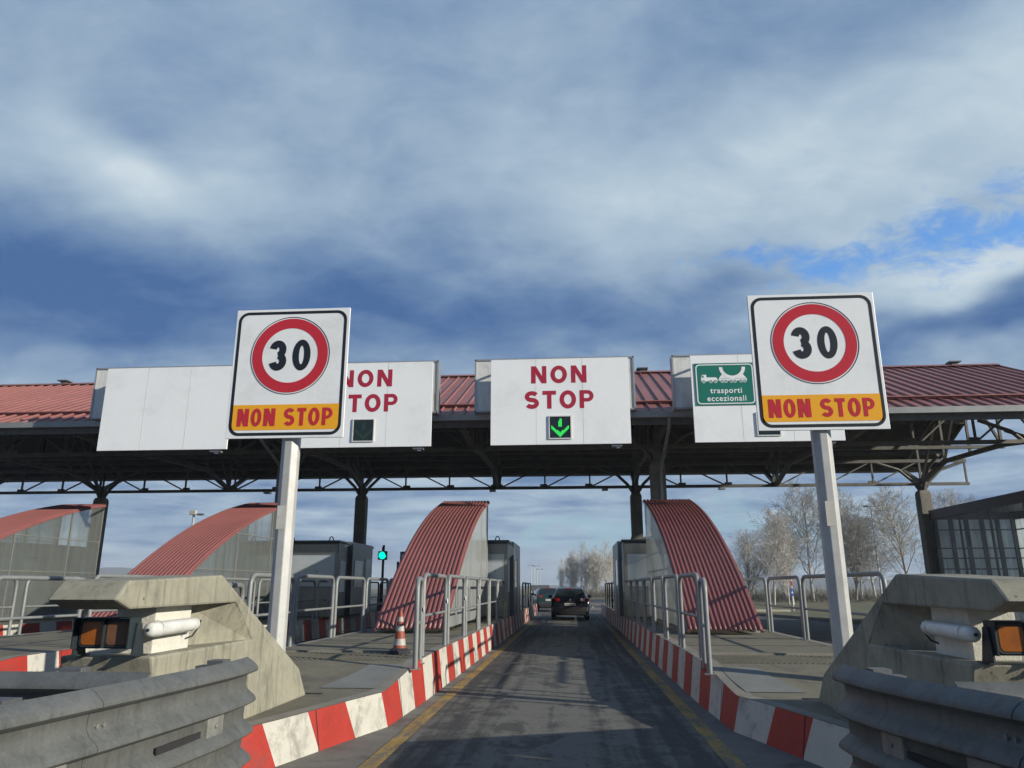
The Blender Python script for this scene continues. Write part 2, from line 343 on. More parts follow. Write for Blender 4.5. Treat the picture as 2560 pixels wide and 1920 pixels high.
M['field'] = ground_material()
M['asphalt'] = asphalt_material('plaza_asphalt', (0.040, 0.041, 0.042), (0.08, 0.078, 0.07))
M['lane'] = asphalt_material('worn_lane_asphalt', (0.023, 0.0235, 0.022), (0.125, 0.119, 0.100), -0.25)
M['yellow'] = worn_paint('worn_yellow_road_paint', (0.36, 0.225, 0.05), (0.13, 0.115, 0.085), 0.52)
M['yellow_faint'] = worn_paint('faint_yellow_road_paint', (0.26, 0.18, 0.06), (0.11, 0.10, 0.08), 0.48)
M['pane_clear'] = pane_material('side_pane', (0.56, 0.585, 0.575), 0.80, 0.35)
M['pane_grime'] = pane_material('grimy_side_pane', (0.235, 0.255, 0.24), 0.66, 0.5)
M['pane_dark'] = pane_material('tinted_shelter_pane', (0.15, 0.18, 0.195), 0.42, 0.3)
M['pane_bright'] = pane_material('frosted_shelter_pane', (0.66, 0.70, 0.72), 0.95, 0.35, 0.6)


# ---------------------------------------------------------------- mesh helpers
ORG = {}


def tag(o, label=None, cat=None, group=None, kind=None):
    if label: o['label'] = label
    if cat: o['category'] = cat
    if group: o['group'] = group
    if kind: o['kind'] = kind
    return o


def thing(name, label, cat, loc=(0, 0, 0), group=None):
    o = bpy.data.objects.new(name, None); col.objects.link(o); o.location = loc; o.empty_display_size = 0.2
    ORG[o.name] = Vector(loc)
    return tag(o, label, cat, group)


class MB:
    def __init__(s): s.v = []; s.f = []; s.mi = []; s.cur = 0
    def add(s, vs, fs):
        b = len(s.v); s.v += [tuple(p) for p in vs]
        for f in fs: s.f.append([b + i for i in f]); s.mi.append(s.cur)
        return s
    def box(s, a, b):
        x0, y0, z0 = a; x1, y1, z1 = b
        return s.add([(x0, y0, z0), (x1, y0, z0), (x1, y1, z0), (x0, y1, z0), (x0, y0, z1), (x1, y0, z1), (x1, y1, z1), (x0, y1, z1)],
                     [(0, 3, 2, 1), (4, 5, 6, 7), (0, 1, 5, 4), (1, 2, 6, 5), (2, 3, 7, 6), (3, 0, 4, 7)])
    def face(s, pts): return s.add(pts, [list(range(len(pts)))])
    def prism(s, pts, vec):
        """polygon pts swept by vec, capped"""
        n = len(pts); v = Vector(vec); a = [Vector(p) for p in pts]; b = [p + v for p in a]
        fs = [list(range(n - 1, -1, -1)), list(range(n, 2 * n))] + [(i, (i + 1) % n, n + (i + 1) % n, n + i) for i in range(n)]
        return s.add(a + b, fs)
    def bar(s, a, b, w, h=None, up=(0, 0, 1)):
        a = Vector(a); b = Vector(b); d = (b - a).normalized(); h = h or w
        u = Vector(up)
        if abs(d.dot(u)) > 0.98: u = Vector((0, 1, 0))
        r = d.cross(u).normalized(); u = r.cross(d)
        q = [r * (sx * w / 2) + u * (sz * h / 2) for sx, sz in ((-1, -1), (1, -1), (1, 1), (-1, 1))]
        return s.add([a + k for k in q] + [b + k for k in q], [(0, 1, 2, 3), (7, 6, 5, 4)] + [(i, 4 + i, 4 + (i + 1) % 4, (i + 1) % 4) for i in range(4)])
    def tube(s, pts, r, n=8, caps=True):
        pts = [Vector(p) for p in pts]; rs = r if isinstance(r, (list, tuple)) else [r] * len(pts)
        rings = []; prev = None
        for i, p in enumerate(pts):
            d = (pts[min(i + 1, len(pts) - 1)] - pts[max(i - 1, 0)]).normalized()
            if prev is None:
                prev = d.cross(Vector((0, 0, 1)))
                if prev.length < 0.05: prev = d.cross(Vector((0, 1, 0)))
            prev = (prev - d * prev.dot(d)).normalized(); w = d.cross(prev)
            rings.append([p + (prev * math.cos(2 * math.pi * k / n) + w * math.sin(2 * math.pi * k / n)) * rs[i] for k in range(n)])
        vs = [q for g in rings for q in g]; fs = []
        for i in range(len(pts) - 1):
            for k in range(n): fs.append((i * n + k, i * n + (k + 1) % n, (i + 1) * n + (k + 1) % n, (i + 1) * n + k))
        if caps: fs += [list(range(n - 1, -1, -1)), [(len(pts) - 1) * n + k for k in range(n)]]
        return s.add(vs, fs)
    def strip(s, A, B, closed=False):
        n = len(A); vs = list(A) + list(B)
        fs = [(i, (i + 1) % n, n + (i + 1) % n, n + i) for i in range(n if closed else n - 1)]
        return s.add(vs, fs)
    def lathe(s, prof, c=(0, 0, 0), n=20):
        vs = []; fs = []
        for r, z in prof:
            vs += [(c[0] + r * math.cos(2 * math.pi * k / n), c[1] + r * math.sin(2 * math.pi * k / n), c[2] + z) for k in range(n)]
        for i in range(len(prof) - 1):
            for k in range(n): fs.append((i * n + k, i * n + (k + 1) % n, (i + 1) * n + (k + 1) % n, (i + 1) * n + k))
        fs += [list(range(n - 1, -1, -1)), [(len(prof) - 1) * n + k for k in range(n)]]
        return s.add(vs, fs)
    def mesh(s, name, mats, org=(0, 0, 0), smooth=None):
        me = bpy.data.meshes.new(name); o = Vector(org)
        me.from_pydata([Vector(p) - o for p in s.v], [], s.f)
        for m in (mats if isinstance(mats, (list, tuple)) else [mats]): me.materials.append(m)
        me.polygons.foreach_set('material_index', s.mi)
        if smooth:
            me.polygons.foreach_set('use_smooth', [True] * len(me.polygons)); me.set_sharp_from_angle(angle=R(smooth))
        me.update(); return me
    def build(s, name, mats, parent=None, smooth=None, bevel=0.0, loc=None):
        org = ORG.get(parent.name, Vector((0, 0, 0))) if parent else Vector(loc or (0, 0, 0))
        o = bpy.data.objects.new(name, s.mesh(name, mats, org, smooth)); col.objects.link(o)
        if parent: o.parent = parent; ORG[o.name] = org
        else: o.location = org; ORG[o.name] = org
        if bevel:
            b = o.modifiers.new('edge_wear', 'BEVEL'); b.width = bevel; b.segments = 2; b.limit_method = 'ANGLE'; b.angle_limit = R(35)
        return o


def structure(name, mb, m, **kw):
    return tag(mb.build(name, m, **kw), kind='structure')


def copy_thing(root, loc, rotz=0.0, label=None, group=None):
    r = root.copy(); col.objects.link(r); r.location = loc; r.rotation_euler = (0, 0, rotz)
    if label: r['label'] = label
    if group: r['group'] = group
    for ch in list(root.children):
        c = ch.copy(); col.objects.link(c); c.parent = r
        for g in list(ch.children):
            q = g.copy(); col.objects.link(q); q.parent = c
    return r


def interp(tab, x):
    if x <= tab[0][0]: return tab[0][1]
    for (a, va), (b, vb) in zip(tab, tab[1:]):
        if x <= b: return va + (vb - va) * (x - a) / (b - a)
    return tab[-1][1]


def arc(cx, cy, rx, ry, a0, a1, n): return [(cx + rx * math.cos(R(a0 + (a1 - a0) * i / n)), cy + ry * math.sin(R(a0 + (a1 - a0) * i / n))) for i in range(n + 1)]


# ---------------------------------------------------------------- lettering: flat film glyphs, unit height
class Film:
    """flat artwork on a board facing the traffic: 2D shapes placed in the XZ plane at depth y"""
    def __init__(s, y): s.mb = MB(); s.y = y
    def poly(s, pts): s.mb.face([(p[0], s.y, p[1]) for p in pts]); return s
    def ring(s, outer, inner): s.mb.strip([(p[0], s.y, p[1]) for p in outer], [(p[0], s.y, p[1]) for p in inner], True); return s
    def band(s, pts, w):
        L, Rr = [], []
        for i, p in enumerate(pts):
            a = pts[max(i - 1, 0)]; b = pts[min(i + 1, len(pts) - 1)]
            dx, dy = b[0] - a[0], b[1] - a[1]; l = math.hypot(dx, dy) or 1
            nx, ny = -dy / l * w / 2, dx / l * w / 2
            L.append((p[0] + nx, s.y, p[1] + ny)); Rr.append((p[0] - nx, s.y, p[1] - ny))
        s.mb.strip(L, Rr); return s
    def glyph(s, ch, x, z, h, w, st):
        T = lambda pts: [(x + p[0], z + p[1]) for p in pts]
        if ch == 'N':
            if w < .2: st = st * 1.12
            d = st * 1.12; k = h * (st / (w - d))
            s.poly(T([(0, 0), (st, 0), (st, h - k), (w - d, 0), (w, 0), (w, h), (w - st, h), (w - st, k), (d, h), (0, h)]))
        elif ch == 'T':
            s.poly(T([((w - st) / 2, 0), ((w + st) / 2, 0), ((w + st) / 2, h - st * 0.95), (w, h - st * 0.95), (w, h), (0, h), (0, h - st * 0.95), ((w - st) / 2, h - st * 0.95)]))
        elif ch in 'O0':
            s.ring(T(arc(w / 2, h / 2, w / 2, h / 2 * 1.02, 0, 360, 40)[:-1]), T(arc(w / 2, h / 2, w / 2 - st, h / 2 - st * 0.92, 0, 360, 40)[:-1]))
        elif ch == 'P':
            s.poly(T([(0, 0), (st, 0), (st, h), (0, h)]))
            m = h * 0.36; rz = (h - m) / 2; xs = max(st, w - rz); rx = w - xs; sw = st * 0.85; ri = max(rx - st * .9, .006)
            s.mb.strip([(p[0], s.y, p[1]) for p in T([(st, h)] + arc(xs, h - rz, rx, rz, 90, -90, 16) + [(st, m)])],
                       [(p[0], s.y, p[1]) for p in T([(st, h - sw)] + arc(xs, h - rz, ri, rz - sw, 90, -90, 16) + [(st, m + sw)])])
        elif ch == 'S':
            rx = (w - st) / 2; ry = (h - st) / 4
            up = arc(w / 2, h - st / 2 - ry, rx, ry, 28, 262, 16); lo = arc(w / 2, st / 2 + ry, rx, ry, 82, -152, 16)
            s.band(T(up + lo), st)
        elif ch == '3':
            rx = (w - st) / 2; ry = (h - st) / 4
            up = arc(w / 2 - 0.03 * w, h - st / 2 - ry, rx * 0.95, ry, 172, -86, 18); lo = arc(w / 2, st / 2 + ry, rx, ry, 88, -168, 18)
            s.band(T(up), st); keep = s.y; s.y -= .0015; s.band(T(lo), st); s.y = keep
        return s
    def word(s, text, x0, x1, z, h, widths, st, gap):
        """fit text between x0 and x1"""
        tot = sum(widths[c] for c in text) + gap * (len(text) - 1); k = (x1 - x0) / tot; x = x0
        for c in text:
            if c != ' ': s.glyph(c, x, z, h, widths[c] * k, st)
            x += (widths[c] + gap) * k
        return s
    def build(s, name, m, parent): return s.mb.build(name, m, parent)


def rrect(x0, z0, x1, z1, r, n=6):
    return arc(x1 - r, z1 - r, r, r, 0, 90, n) + arc(x0 + r, z1 - r, r, r, 90, 180, n) + arc(x0 + r, z0 + r, r, r, 180, 270, n) + arc(x1 - r, z0 + r, r, r, 270, 360, n)


def text_mesh(body, x_mid, z, y, size, bold, name, m, parent, width=None):
    cu = bpy.data.curves.new('lettering', 'FONT'); cu.body = body; cu.size = size; cu.align_x = 'CENTER'; cu.offset = bold; cu.space_character = 1.12; cu.fill_mode = 'FRONT'
    tmp = bpy.data.objects.new('lettering_curve', cu); col.objects.link(tmp)
    me = bpy.data.meshes.new_from_object(tmp.evaluated_get(bpy.context.evaluated_depsgraph_get()))
    bpy.data.objects.remove(tmp); bpy.data.curves.remove(cu)
    xs = [v.co.x for v in me.vertices]; k = (width / (max(xs) - min(xs))) if width else 1.0
    org = ORG[parent.name]
    for v in me.vertices: v.co = Vector((x_mid + v.co.x * k, y, z + v.co.y)) - org
    me.materials.clear(); me.materials.append(m)
    o = bpy.data.objects.new(name, me); col.objects.link(o); o.parent = parent; ORG[o.name] = org
    return o


# ---------------------------------------------------------------- ground and roads
def sheet(x0, y0, x1, y1, z): return MB().face([(x0, y0, z), (x1, y0, z), (x1, y1, z), (x0, y1, z)])


structure('ground', sheet(-1500, -120, 1500, 1450, -0.012), M['field'])
plaza = MB()
plaza.face([(-70, -30, 0), (9.6, -30, 0), (9.6, 60, 0), (4, 95, 0), (-12, 150, 0), (-70, 190, 0)])
structure('road', plaza, M['asphalt'])
structure('shoulder_road', MB().face([(9.6, -30, -0.001), (15.2, -30, -0.001), (14.6, 24, -0.001), (11.6, 36, -0.001), (10.0, 44, -0.001), (9.6, 60, -0.001)]), M['asphalt'])
structure('lane_road', sheet(-1.72, -4, 1.33, 46, 0.004), M['lane'])
verge = MB(); vp = [(14.9, 18), (14.2, 26), (11.75, 36), (10.15, 44), (9.9, 60), (4.6, 96)]
for (xa, ya), (xb, yb) in zip(vp, vp[1:]): verge.prism([(xa, ya, 0), (xa + 0.16, ya, 0), (xa + 0.16, ya, 0.13), (xa + 0.03, ya, 0.13)], (xb - xa, yb - ya, 0))
structure('verge_kerb', verge, M['curb_grey'])
gv = MB(); gv.face([(xa + 0.1, ya, 0.10) for xa, ya in vp] + [(140, 140, 0.3), (140, 18, 0.3)])
structure('grass_verge', gv, M['field'])
for nm, mm, xs in (('lane_marking', M['yellow'], (-1.86, -1.70)), ('lane_marking', M['yellow'], (1.31, 1.47))):
    structure(nm, sheet(xs[0], -4, xs[1], 33, 0.008), mm)
structure('lane_marking', sheet(-0.33, 24, -0.2, 31, 0.008), M['yellow_faint'])
structure('gutter_strip', sheet(-3.6, -4, -1.70, 46, 0.002), M['gutter_strip'])
structure('gutter_strip', sheet(1.31, -4, 3.4, 46, 0.002), M['gutter_strip'])

# ---------------------------------------------------------------- traffic islands (pavement + striped kerbs)
INSET = [(4.85, 1.25), (5.6, 0.98), (7.0, 0.55), (8.4, 0.20), (8.93, 0.05), (11.0, 0.0)]
HEIGHT = [(8.9, 0.365), (9.3, 0.40), (10.7, 0.55), (12, 0.565)]
def pave_z(y): return interp(HEIGHT, y)


def kerb_line(edge, side, y0, y1, stripe_phase=1):
    """side +1: face looks towards +X"""
    ys = []; y = y0
    while y < y1: ys.append(y); y += 0.05
    base = [Vector((edge - side * interp(INSET, y), y, 0)) for y in ys]
    top = [Vector((edge - side * (interp(INSET, y) + 0.055), y, pave_z(y))) for y in ys]
    s = [0]
    for a, b in zip(base, base[1:]): s.append(s[-1] + (b - a).length)
    s9 = interp(list(zip(ys, s)), 8.93)
    bounds = []; q = s9
    while q > -1: bounds.append(q); q -= 0.68
    bounds = bounds[::-1]; q = s9 + 0.68
    while q < s[-1] + 1: bounds.append(q); q += 0.68 + random.uniform(-0.03, 0.03)
    mb = MB()
    bx = list(zip(s, base)); tx = list(zip(s, top))
    def at(tab, q):
        q = min(max(q, 0), s[-1]); i = min(int(q / s[-1] * (len(s) - 1)), len(s) - 2)
        while i > 0 and s[i] > q: i -= 1
        while i < len(s) - 2 and s[i + 1] < q: i += 1
        f = (q - s[i]) / (s[i + 1] - s[i]); return tab[i].lerp(tab[i + 1], f)
    for k, (a, b) in enumerate(zip(bounds, bounds[1:])):
        mb.cur = (k + len([b_ for b_ in bounds if b_ < s9 - .01]) + stripe_phase) % 2
        if (k + 1) % 3 == 0:
            keep = mb.cur; mb.cur = 3; A = [at(base, a - .014), at(base, a)]; sl = 0.14 if a < s9 - 0.1 else 0.07; B = [at(top, a - .014), at(top, a)]
            off = Vector((side * .0025, 0, 0)); A = [p + off for p in A]; B = [p + off for p in B]
            mb.strip(A, B) if side > 0 else mb.strip(B, A)
            mb.cur = keep
        n = 4; A, B = [], []
        for i in range(n + 1):
            q = a + (b - a) * i / n; sl = 0.14 if q < s9 - 0.1 else 0.07
            A.append(at(base, q)); B.append(at(top, q - sl) if k else at(top, q))
        mb.strip(A, B) if side > 0 else mb.strip(B, A)
    mb.cur = 2
    # kerb top stone
    inner = [p + Vector((-side * 0.17, 0, 0.004)) for p in top]
    topl = [p + Vector((0, 0, 0.004)) for p in top]
    mb.strip(topl, inner) if side > 0 else mb.strip(inner, topl)
    return mb


def island(xl, xr, y1, tone=('pavement',)):
    ys = [4.85 + 0.25 * i for i in range(32)] + [13 + 2 * i for i in range(int((y1 - 13) / 2) + 1)]
    L = [(xl + interp(INSET, y) + 0.055, y, pave_z(y)) for y in ys]; Rr = [(xr - interp(INSET, y) - 0.055, y, pave_z(y)) for y in ys]
    mb = MB(); mb.strip(Rr, L)
    mb.face([(L[0][0], L[0][1], 0), (Rr[0][0], Rr[0][1], 0), Rr[0], L[0]])
    mb.face([(Rr[-1][0], Rr[-1][1], 0), (L[-1][0], L[-1][1], 0), L[-1], Rr[-1]])
    structure('pavement', mb, M['pave'])
    structure('kerb', kerb_line(xr, 1, 4.85, y1), [M['kerb_white'], M['kerb_red'], M['curb_grey'], M['slot']], smooth=20)
    structure('kerb', kerb_line(xl, -1, 4.85, y1), [M['kerb_white'], M['kerb_red'], M['curb_grey'], M['slot']], smooth=20)


ISL = {'left': (-4.75, -2.02), 'right': (1.65, 4.42), 'second left': (-11.4, -7.78), 'third left': (-18.0, -14.4)}
for k, (a, b) in ISL.items(): island(a, b, 46)
# slab joints, raised step, ramps and drain slots on the two near pavements
for s in (-1, 1):
    e = -2.02 if s < 0 else 1.65
    X = lambda d: e + s * d                          # d = distance in from the lane kerb
    pl = MB(); pl.face([(X(p[0]), p[1], pave_z(p[1]) + 0.008) for p in ((0.24, 9.05), (0.90, 9.05), (0.72, 9.8), (0.66, 10.35), (0.20, 10.35), (0.2, 9.7))][::s])
    structure('ramp_patch', pl, M['plate'])
    dm = MB()
    for iy in range(16):
        for ix in range(26):
            x = X(0.3 + ix * 0.072 + (iy % 2) * 0.036); y = 10.62 + iy * 0.062
            z = pave_z(y) + 0.003
            dm.add([(x - .02, y - .018, z), (x + .02, y - .018, z), (x + .02, y + .018, z), (x - .02, y + .018, z), (x, y, z + .008)], [(0, 1, 4), (1, 2, 4), (2, 3, 4), (3, 0, 4)])
    structure('tactile_paving', dm, M['pave'])
    st = MB(); st.box((min(X(.2), X(2.5)), 11.62, pave_z(11.7) - 0.02), (max(X(.2), X(2.5)), 11.72, pave_z(11.7) + 0.03))
    structure('pavement_joint', st, M['curb_grey'])
    sl = MB(); sl.box((min(X(.75), X(1.0)), 8.66, 0.366), (max(X(.75), X(1.0)), 8.74, 0.372)); structure('drain_slot', sl, M['slot'])
    for yj in (13.4, 15.3):
        jb = MB(); jb.box((min(X(.2), X(2.5)), yj, pave_z(yj) + 0.001), (max(X(.2), X(2.5)), yj + 0.018, pave_z(yj) + 0.005)); structure('pavement_joint', jb, M['slot'])

# ---------------------------------------------------------------- concrete crash blocks, amber lights, tube lamps
def crash_block(xs, dirx, dy, label):
    """xs: lane-side face, dirx: direction in which the block extends away from the lane"""
    W = 0.68; root = thing('concrete_block', label, 'crash block', (xs + dirx * W / 2, 6.8 + dy, 0.365), 'concrete crash blocks at the island noses')
    prof = [(5.0, 1.545), (4.86, 1.42), (5.05, 1.355), (6.70, 1.37), (7.10, 1.04), (5.38, 1.03), (5.43, 0.90), (5.46, 0.36), (8.62, 0.36), (8.43, 0.655), (6.38, 1.60)]
    mb = MB()
    n = len(prof)
    # flared foot: the sides lean out slightly below the knee
    def px(y, z, far): 
        lean = 0.0 if z > 0.6 else (-0.03 if not far else 0.03)
        return xs + dirx * (((.48 if z > 1.2 else W) if far else 0.0) + lean)
    A = [(px(y, z, False), y + dy, z) for y, z in prof]; B = [(px(y, z, True), y + dy, z) for y, z in prof]
    fs = [list(range(n)), list(range(2 * n - 1, n - 1, -1))] + [((i + 1) % n, i, n + i, n + (i + 1) % n) for i in range(n)]
    if dirx < 0: fs = [f[::-1] for f in fs]
    mb.add(A + B, fs)
    mb.build('body', M['concrete'], root, bevel=0.018)
    # splayed core joining the slab to the base behind the lamps
    wq = [(0.004, 7.10, 6.72), (0.27, 6.30, 6.22), (0.36, 6.30, 6.22), (0.46, 7.10, 6.72)]
    wb = MB(); wb.add([(xs + dirx * a, y + dy, 1.02) for a, y, _ in wq] + [(xs + dirx * a, y + dy, 1.38) for a, _, y in wq], [f[::-dirx] for f in ((0, 1, 2, 3), (7, 6, 5, 4), (0, 4, 5, 1), (1, 5, 6, 2), (2, 6, 7, 3), (3, 7, 4, 0))]); wb.build('core', M['concrete'], root)
    wp = MB(); wp.box((min(xs + dirx * .135, xs + dirx * .44), 5.62 + dy, 1.02), (max(xs + dirx * .135, xs + dirx * .44), 6.16 + dy, 1.365)); wp.build('white_core', M['white_paint'], root, bevel=0.006)
    return root


def lamp_pair(xs, dirx, dy, label, dusty, hood):
    cx = xs + dirx * 0.32; y = 5.30 + dy; root = thing('warning_light', label, 'warning light', (cx, y, 1.035), 'amber warning lights in the crash blocks')
    hb = MB()
    hb.box((cx - .20, y + .012, 1.085), (cx + .20, y + .10, 1.29)); hb.box((cx - .03, y + .1, 1.12), (cx + .03, y + .2, 1.2))
    hb.build('housing', M['housing'], root, bevel=0.012)
    for i, s in enumerate((-1, 1)):
        l = MB(); c = (cx + s * .092, 1.187); pts = rrect(c[0] - .08, c[1] - .08, c[0] + .08, c[1] + .08, .028, 4)
        n = len(pts)
        inner = [(c[0] + (p[0] - c[0]) * .94, c[1] + (p[1] - c[1]) * .94) for p in pts]
        l.strip([(p[0], y + .011, p[1]) for p in pts], [(p[0], y + .002, p[1]) for p in inner], True); l.face([(p[0], y + .002, p[1]) for p in inner][::-1])
        o = l.build('lens', M['amber_dusty'] if (i == dusty) else M['amber'], root, smooth=40)
        rim = MB(); o_ = rrect(c[0] - .09, c[1] - .09, c[0] + .09, c[1] + .09, .03, 4)
        rim.strip([(p[0], y + .004, p[1]) for p in o_], [(p[0], y + .004, p[1]) for p in pts], True); rim.strip([(p[0], y + .03, p[1]) for p in o_], [(p[0], y + .004, p[1]) for p in o_], True)
        rim.build('rim', M['housing'], root)
    hd = MB(); lx, rx_, zt = cx - .205, cx + .205, 1.295; dp = hood
    hd.box((lx, y - dp, zt - .008), (rx_, y + .10, zt)); hd.box((lx, y - dp, 1.085), (lx + .008, y + .10, zt - .008)); hd.box((rx_ - .008, y - dp, 1.085), (rx_, y + .10, zt - .008)); hd.box((cx - .004, y - dp * .5, 1.09), (cx + .004, y + .012, zt - .008))
    hd.build('hood', M['housing'], root)
    for s in (-1, 1):
        b = MB(); x = cx + s * .215
        b.prism([(x - .006, y + .0, 1.035), (x - .006, y + .15, 1.035), (x - .006, y + .085, 1.255), (x - .006, y + .03, 1.255)], (.012, 0, 0)); b.box((x - .03, y, 1.034), (x + .03, y + .16, 1.042))
        b.build('bracket', M['housing'], root)
    return root


def tube_lamp(xs, dirx, dy, label):
    x = xs + dirx * .06; root = thing('tube_lamp', label, 'tube lamp', (x, 5.8 + dy, 1.04), 'white tube lamps in the crash blocks')
    n = 12; r = 0.052
    pr = [(5.400, .014), (5.403, .030), (5.411, .041), (5.424, .048), (5.442, r), (6.06, r), (6.080, .048), (6.093, .041), (6.101, .030), (6.104, .014)]
    t = MB(); t.tube([(x, y + dy, 1.205 + (y - 5.4) * .02) for y, _ in pr], [q for _, q in pr], 14); t.build('tube', M['tube_lamp'], root, smooth=50)
    c = MB()
    c.tube([(x, 5.388 + dy, 1.205), (x, 5.401 + dy, 1.205)], .012, 10); c.build('end_cap', M['housing'], root)
    for y in (5.52, 6.0):
        b = MB(); b.tube([(x + (r + .003) * math.cos(a), y + dy, 1.21 + (r + .003) * math.sin(a)) for a in [k * math.pi / 8 for k in range(17)]], .003, 6); b.bar((x + dirx * .042, y + dy, 1.21), (x + dirx * .085, y + dy, 1.21), .03, .04)
        b.build('clamp', M['tube_lamp'], root)
    w = MB(); w.tube([(x, 6.10 + dy, 1.21), (x + dirx * .0, 6.18 + dy, 1.24), (x + dirx * .02, 6.2 + dy, 1.19), (x + dirx * .05, 6.16 + dy, 1.12), (x + dirx * .10, 6.05 + dy, 1.09)], .007, 6); w.build('cable', M['rubber'], root, smooth=60)
    return root


crash_block(-2.95, -1, 0.0, 'sunlit beige concrete crash block with notched side, left of the central lane')
crash_block(2.52, 1, -0.1, 'shaded grey concrete crash block with notched side, right of the central lane')
lamp_pair(-2.95, -1, 0.0, 'pair of square amber lamps under the slab of the sunlit left concrete block', 1, .045)
lamp_pair(2.52, 1, -0.1, 'pair of square amber lamps under the slab of the shaded right concrete block', 1, .03)
tube_lamp(-2.95, -1, 0.0, 'bright white tube lamp in the notch of the sunlit left concrete block')
tube_lamp(2.52, 1, -0.1, 'dim white tube lamp in the notch of the shaded right concrete block')

# ---------------------------------------------------------------- guardrails at the island noses
LIP = [(0.0, .080), (.028, .066), (.072, .030), (.084, .012), (.085, -.004), (.074, -.014), (.022, -.030), (.012, -.042)]   # shelf, rounded nose, undercut
BEAM_PROF = [(o, z + .945) for o, z in LIP] + [(.010, .84)] + [(o, z + .745) for o, z in LIP[1:]] + [(.010, .625)] + [(o, z + .545) for o, z in LIP[1:]] + [(.010, .44)] + [(o, z + .362) for o, z in LIP[1:6]] + [(.0, .318)]
CROSS_PROF = [(o, z + .945) for o, z in LIP] + [(.010, .84)] + [(o, z + .745) for o, z in LIP[1:]] + [(.010, .67)]


def rail_beam(path, prof, side, lean=0.0):
    """pressed sheet swept along the path, both faces modelled"""
    mb = MB(); n = len(prof); vs = []; inner = []; pts = [Vector((p[0], p[1], 0)) for p in path]
    for i, p in enumerate(pts):
        d = (pts[min(i + 1, len(pts) - 1)] - pts[max(i - 1, 0)]).normalized(); nrm = Vector((d.y, -d.x, 0)) * side
        vs += [p + nrm * o + Vector((0, 0, z)) for o, z in prof]; inner += [p + nrm * (o - .006) + Vector((0, 0, z - .003)) for o, z in prof]
    k = len(vs); fs = []
    for i in range(len(pts) - 1):
        for j in range(n - 1):
            q = (i * n + j, i * n + j + 1, (i + 1) * n + j + 1, (i + 1) * n + j)
            fs.append(q if side > 0 else q[::-1]); w = tuple(k + a for a in q); fs.append(w[::-1] if side > 0 else w)
    for i in (0, len(pts) - 1):
        for j in range(n - 1): fs.append((i * n + j, k + i * n + j, k + i * n + j + 1, i * n + j + 1))
    for j in (0, n - 1):
        for i in range(len(pts) - 1): fs.append((i * n + j, (i + 1) * n + j, k + (i + 1) * n + j, k + i * n + j))
    return mb.add(vs + inner, fs)


def guardrail(side, path, label, yslots, yplates, ycross):
    """path: list of (y, x) along the lane face of the rail, far end last"""
    px = lambda y: interp(path, y)
    x0 = path[-1][1]; root = thing('guardrail', label, 'guardrail', (x0, 4.2, 0), 'steel guardrails round the island noses')
    ya, yb = path[0][0], path[-1][0]
    laps = [ya, 2.3, 3.75, yb]                      # sheets lap over each other
    for i, (u, v) in enumerate(zip(laps, laps[1:])):
        ys = [u + (v + (.10 if v < yb else 0) - u) * q / 12 for q in range(13)]
        rail_beam([(px(y) + side * .004 * i, y) for y in ys], BEAM_PROF, side).build('beam', M['galv'], root, smooth=42)
    for y in yslots:
        sl = MB(); x = px(y); sl.prism([(x + side * .026, y - .24, .615), (px(y + .24) + side * .026, y + .24, .615), (px(y + .24) + side * .026, y + .24, .655), (x + side * .026, y - .24, .655)][::side], (-side * .010, 0, 0)); sl.build('slot', M['slot'], root)
    for y in yplates:
        b = MB(); x = px(y) + side * .03; x2 = px(y + .2) + side * .03
        b.prism([(x - side * .02, y, .60), (x2 - side * .02, y + .2, .60), (x2 - side * .02, y + .2, .72), (x - side * .02, y, .72)][::side], (side * .032, 0, 0)); b.tube([((x + x2) / 2 + side * .01, y + .1, .662), ((x + x2) / 2 + side * .024, y + .1, .662)], .015, 6)
        b.build('splice_plate', M['galv_worn'], root, bevel=0.008)
    for y in (2.36, 3.81):
        for z in (.845, .44):
            for dyy in (0, .05):
                b = MB(); x = px(y + dyy); b.tube([(x + side * .012, y + dyy, z), (x + side * .030, y + dyy, z)], .013, 6); b.build('bolt', M['galv_worn'], root)
    for y in (0.6, 2.0, 3.3, yb - .35):
        p = MB(); pxx = px(y) - side * .16; p.box((pxx - .04, y - .05, 0), (pxx + .04, y + .05, 1.0)); p.build('post', M['galv_dark'], root)
        p = MB(); p.box((min(pxx + side * .042, px(y) - side * .012), y - .06, .70), (max(pxx + side * .042, px(y) - side * .012), y + .06, 1.035)); p.build('spacer', M['galv_dark'], root)
    # rail running across behind the nose
    xa = px(ycross) - side * .13; xb = xa - side * 1.5
    rp = [(xa + (xb - xa) * i / 6, ycross) for i in range(7)]
    rail_beam(rp, CROSS_PROF, 1 if xb > xa else -1).build('cross_beam', M['galv'], root, smooth=42)
    for i in (2, 4.6):
        c = MB(); xx = xa + (xb - xa) * i / 6; c.box((xx - .07, ycross + .012, .72), (xx + .07, ycross + .10, 1.045)); c.build('cross_spacer', M['galv_dark'], root, bevel=0.005)
    # return leg on the far side of the nose
    rail_beam([(px(y) - side * 1.0 , y) for y in (ya, 1.2, 2.4, 3.3)], CROSS_PROF, -side).build('far_beam', M['galv'], root, smooth=42)
    return root


guardrail(1, [(-.5, -2.82), (1.5, -2.58), (3.15, -2.41), (3.8, -2.35), (4.4, -2.305), (5.0, -2.275), (5.3, -2.285), (5.48, -2.31)], 'sunlit grey steel guardrail in front of the left beige concrete block', (3.2, 4.55), (3.42, 4.84), 4.45)
guardrail(-1, [(-.5, 4.4), (1.5, 3.05), (2.6, 2.45), (3.3, 2.15), (3.75, 2.0), (4.2, 1.88), (4.6, 1.78), (5.0, 1.725), (5.25, 1.73)], 'shaded grey steel guardrail in front of the right grey concrete block', (3.3, 4.3), (3.9, 4.55), 4.35)

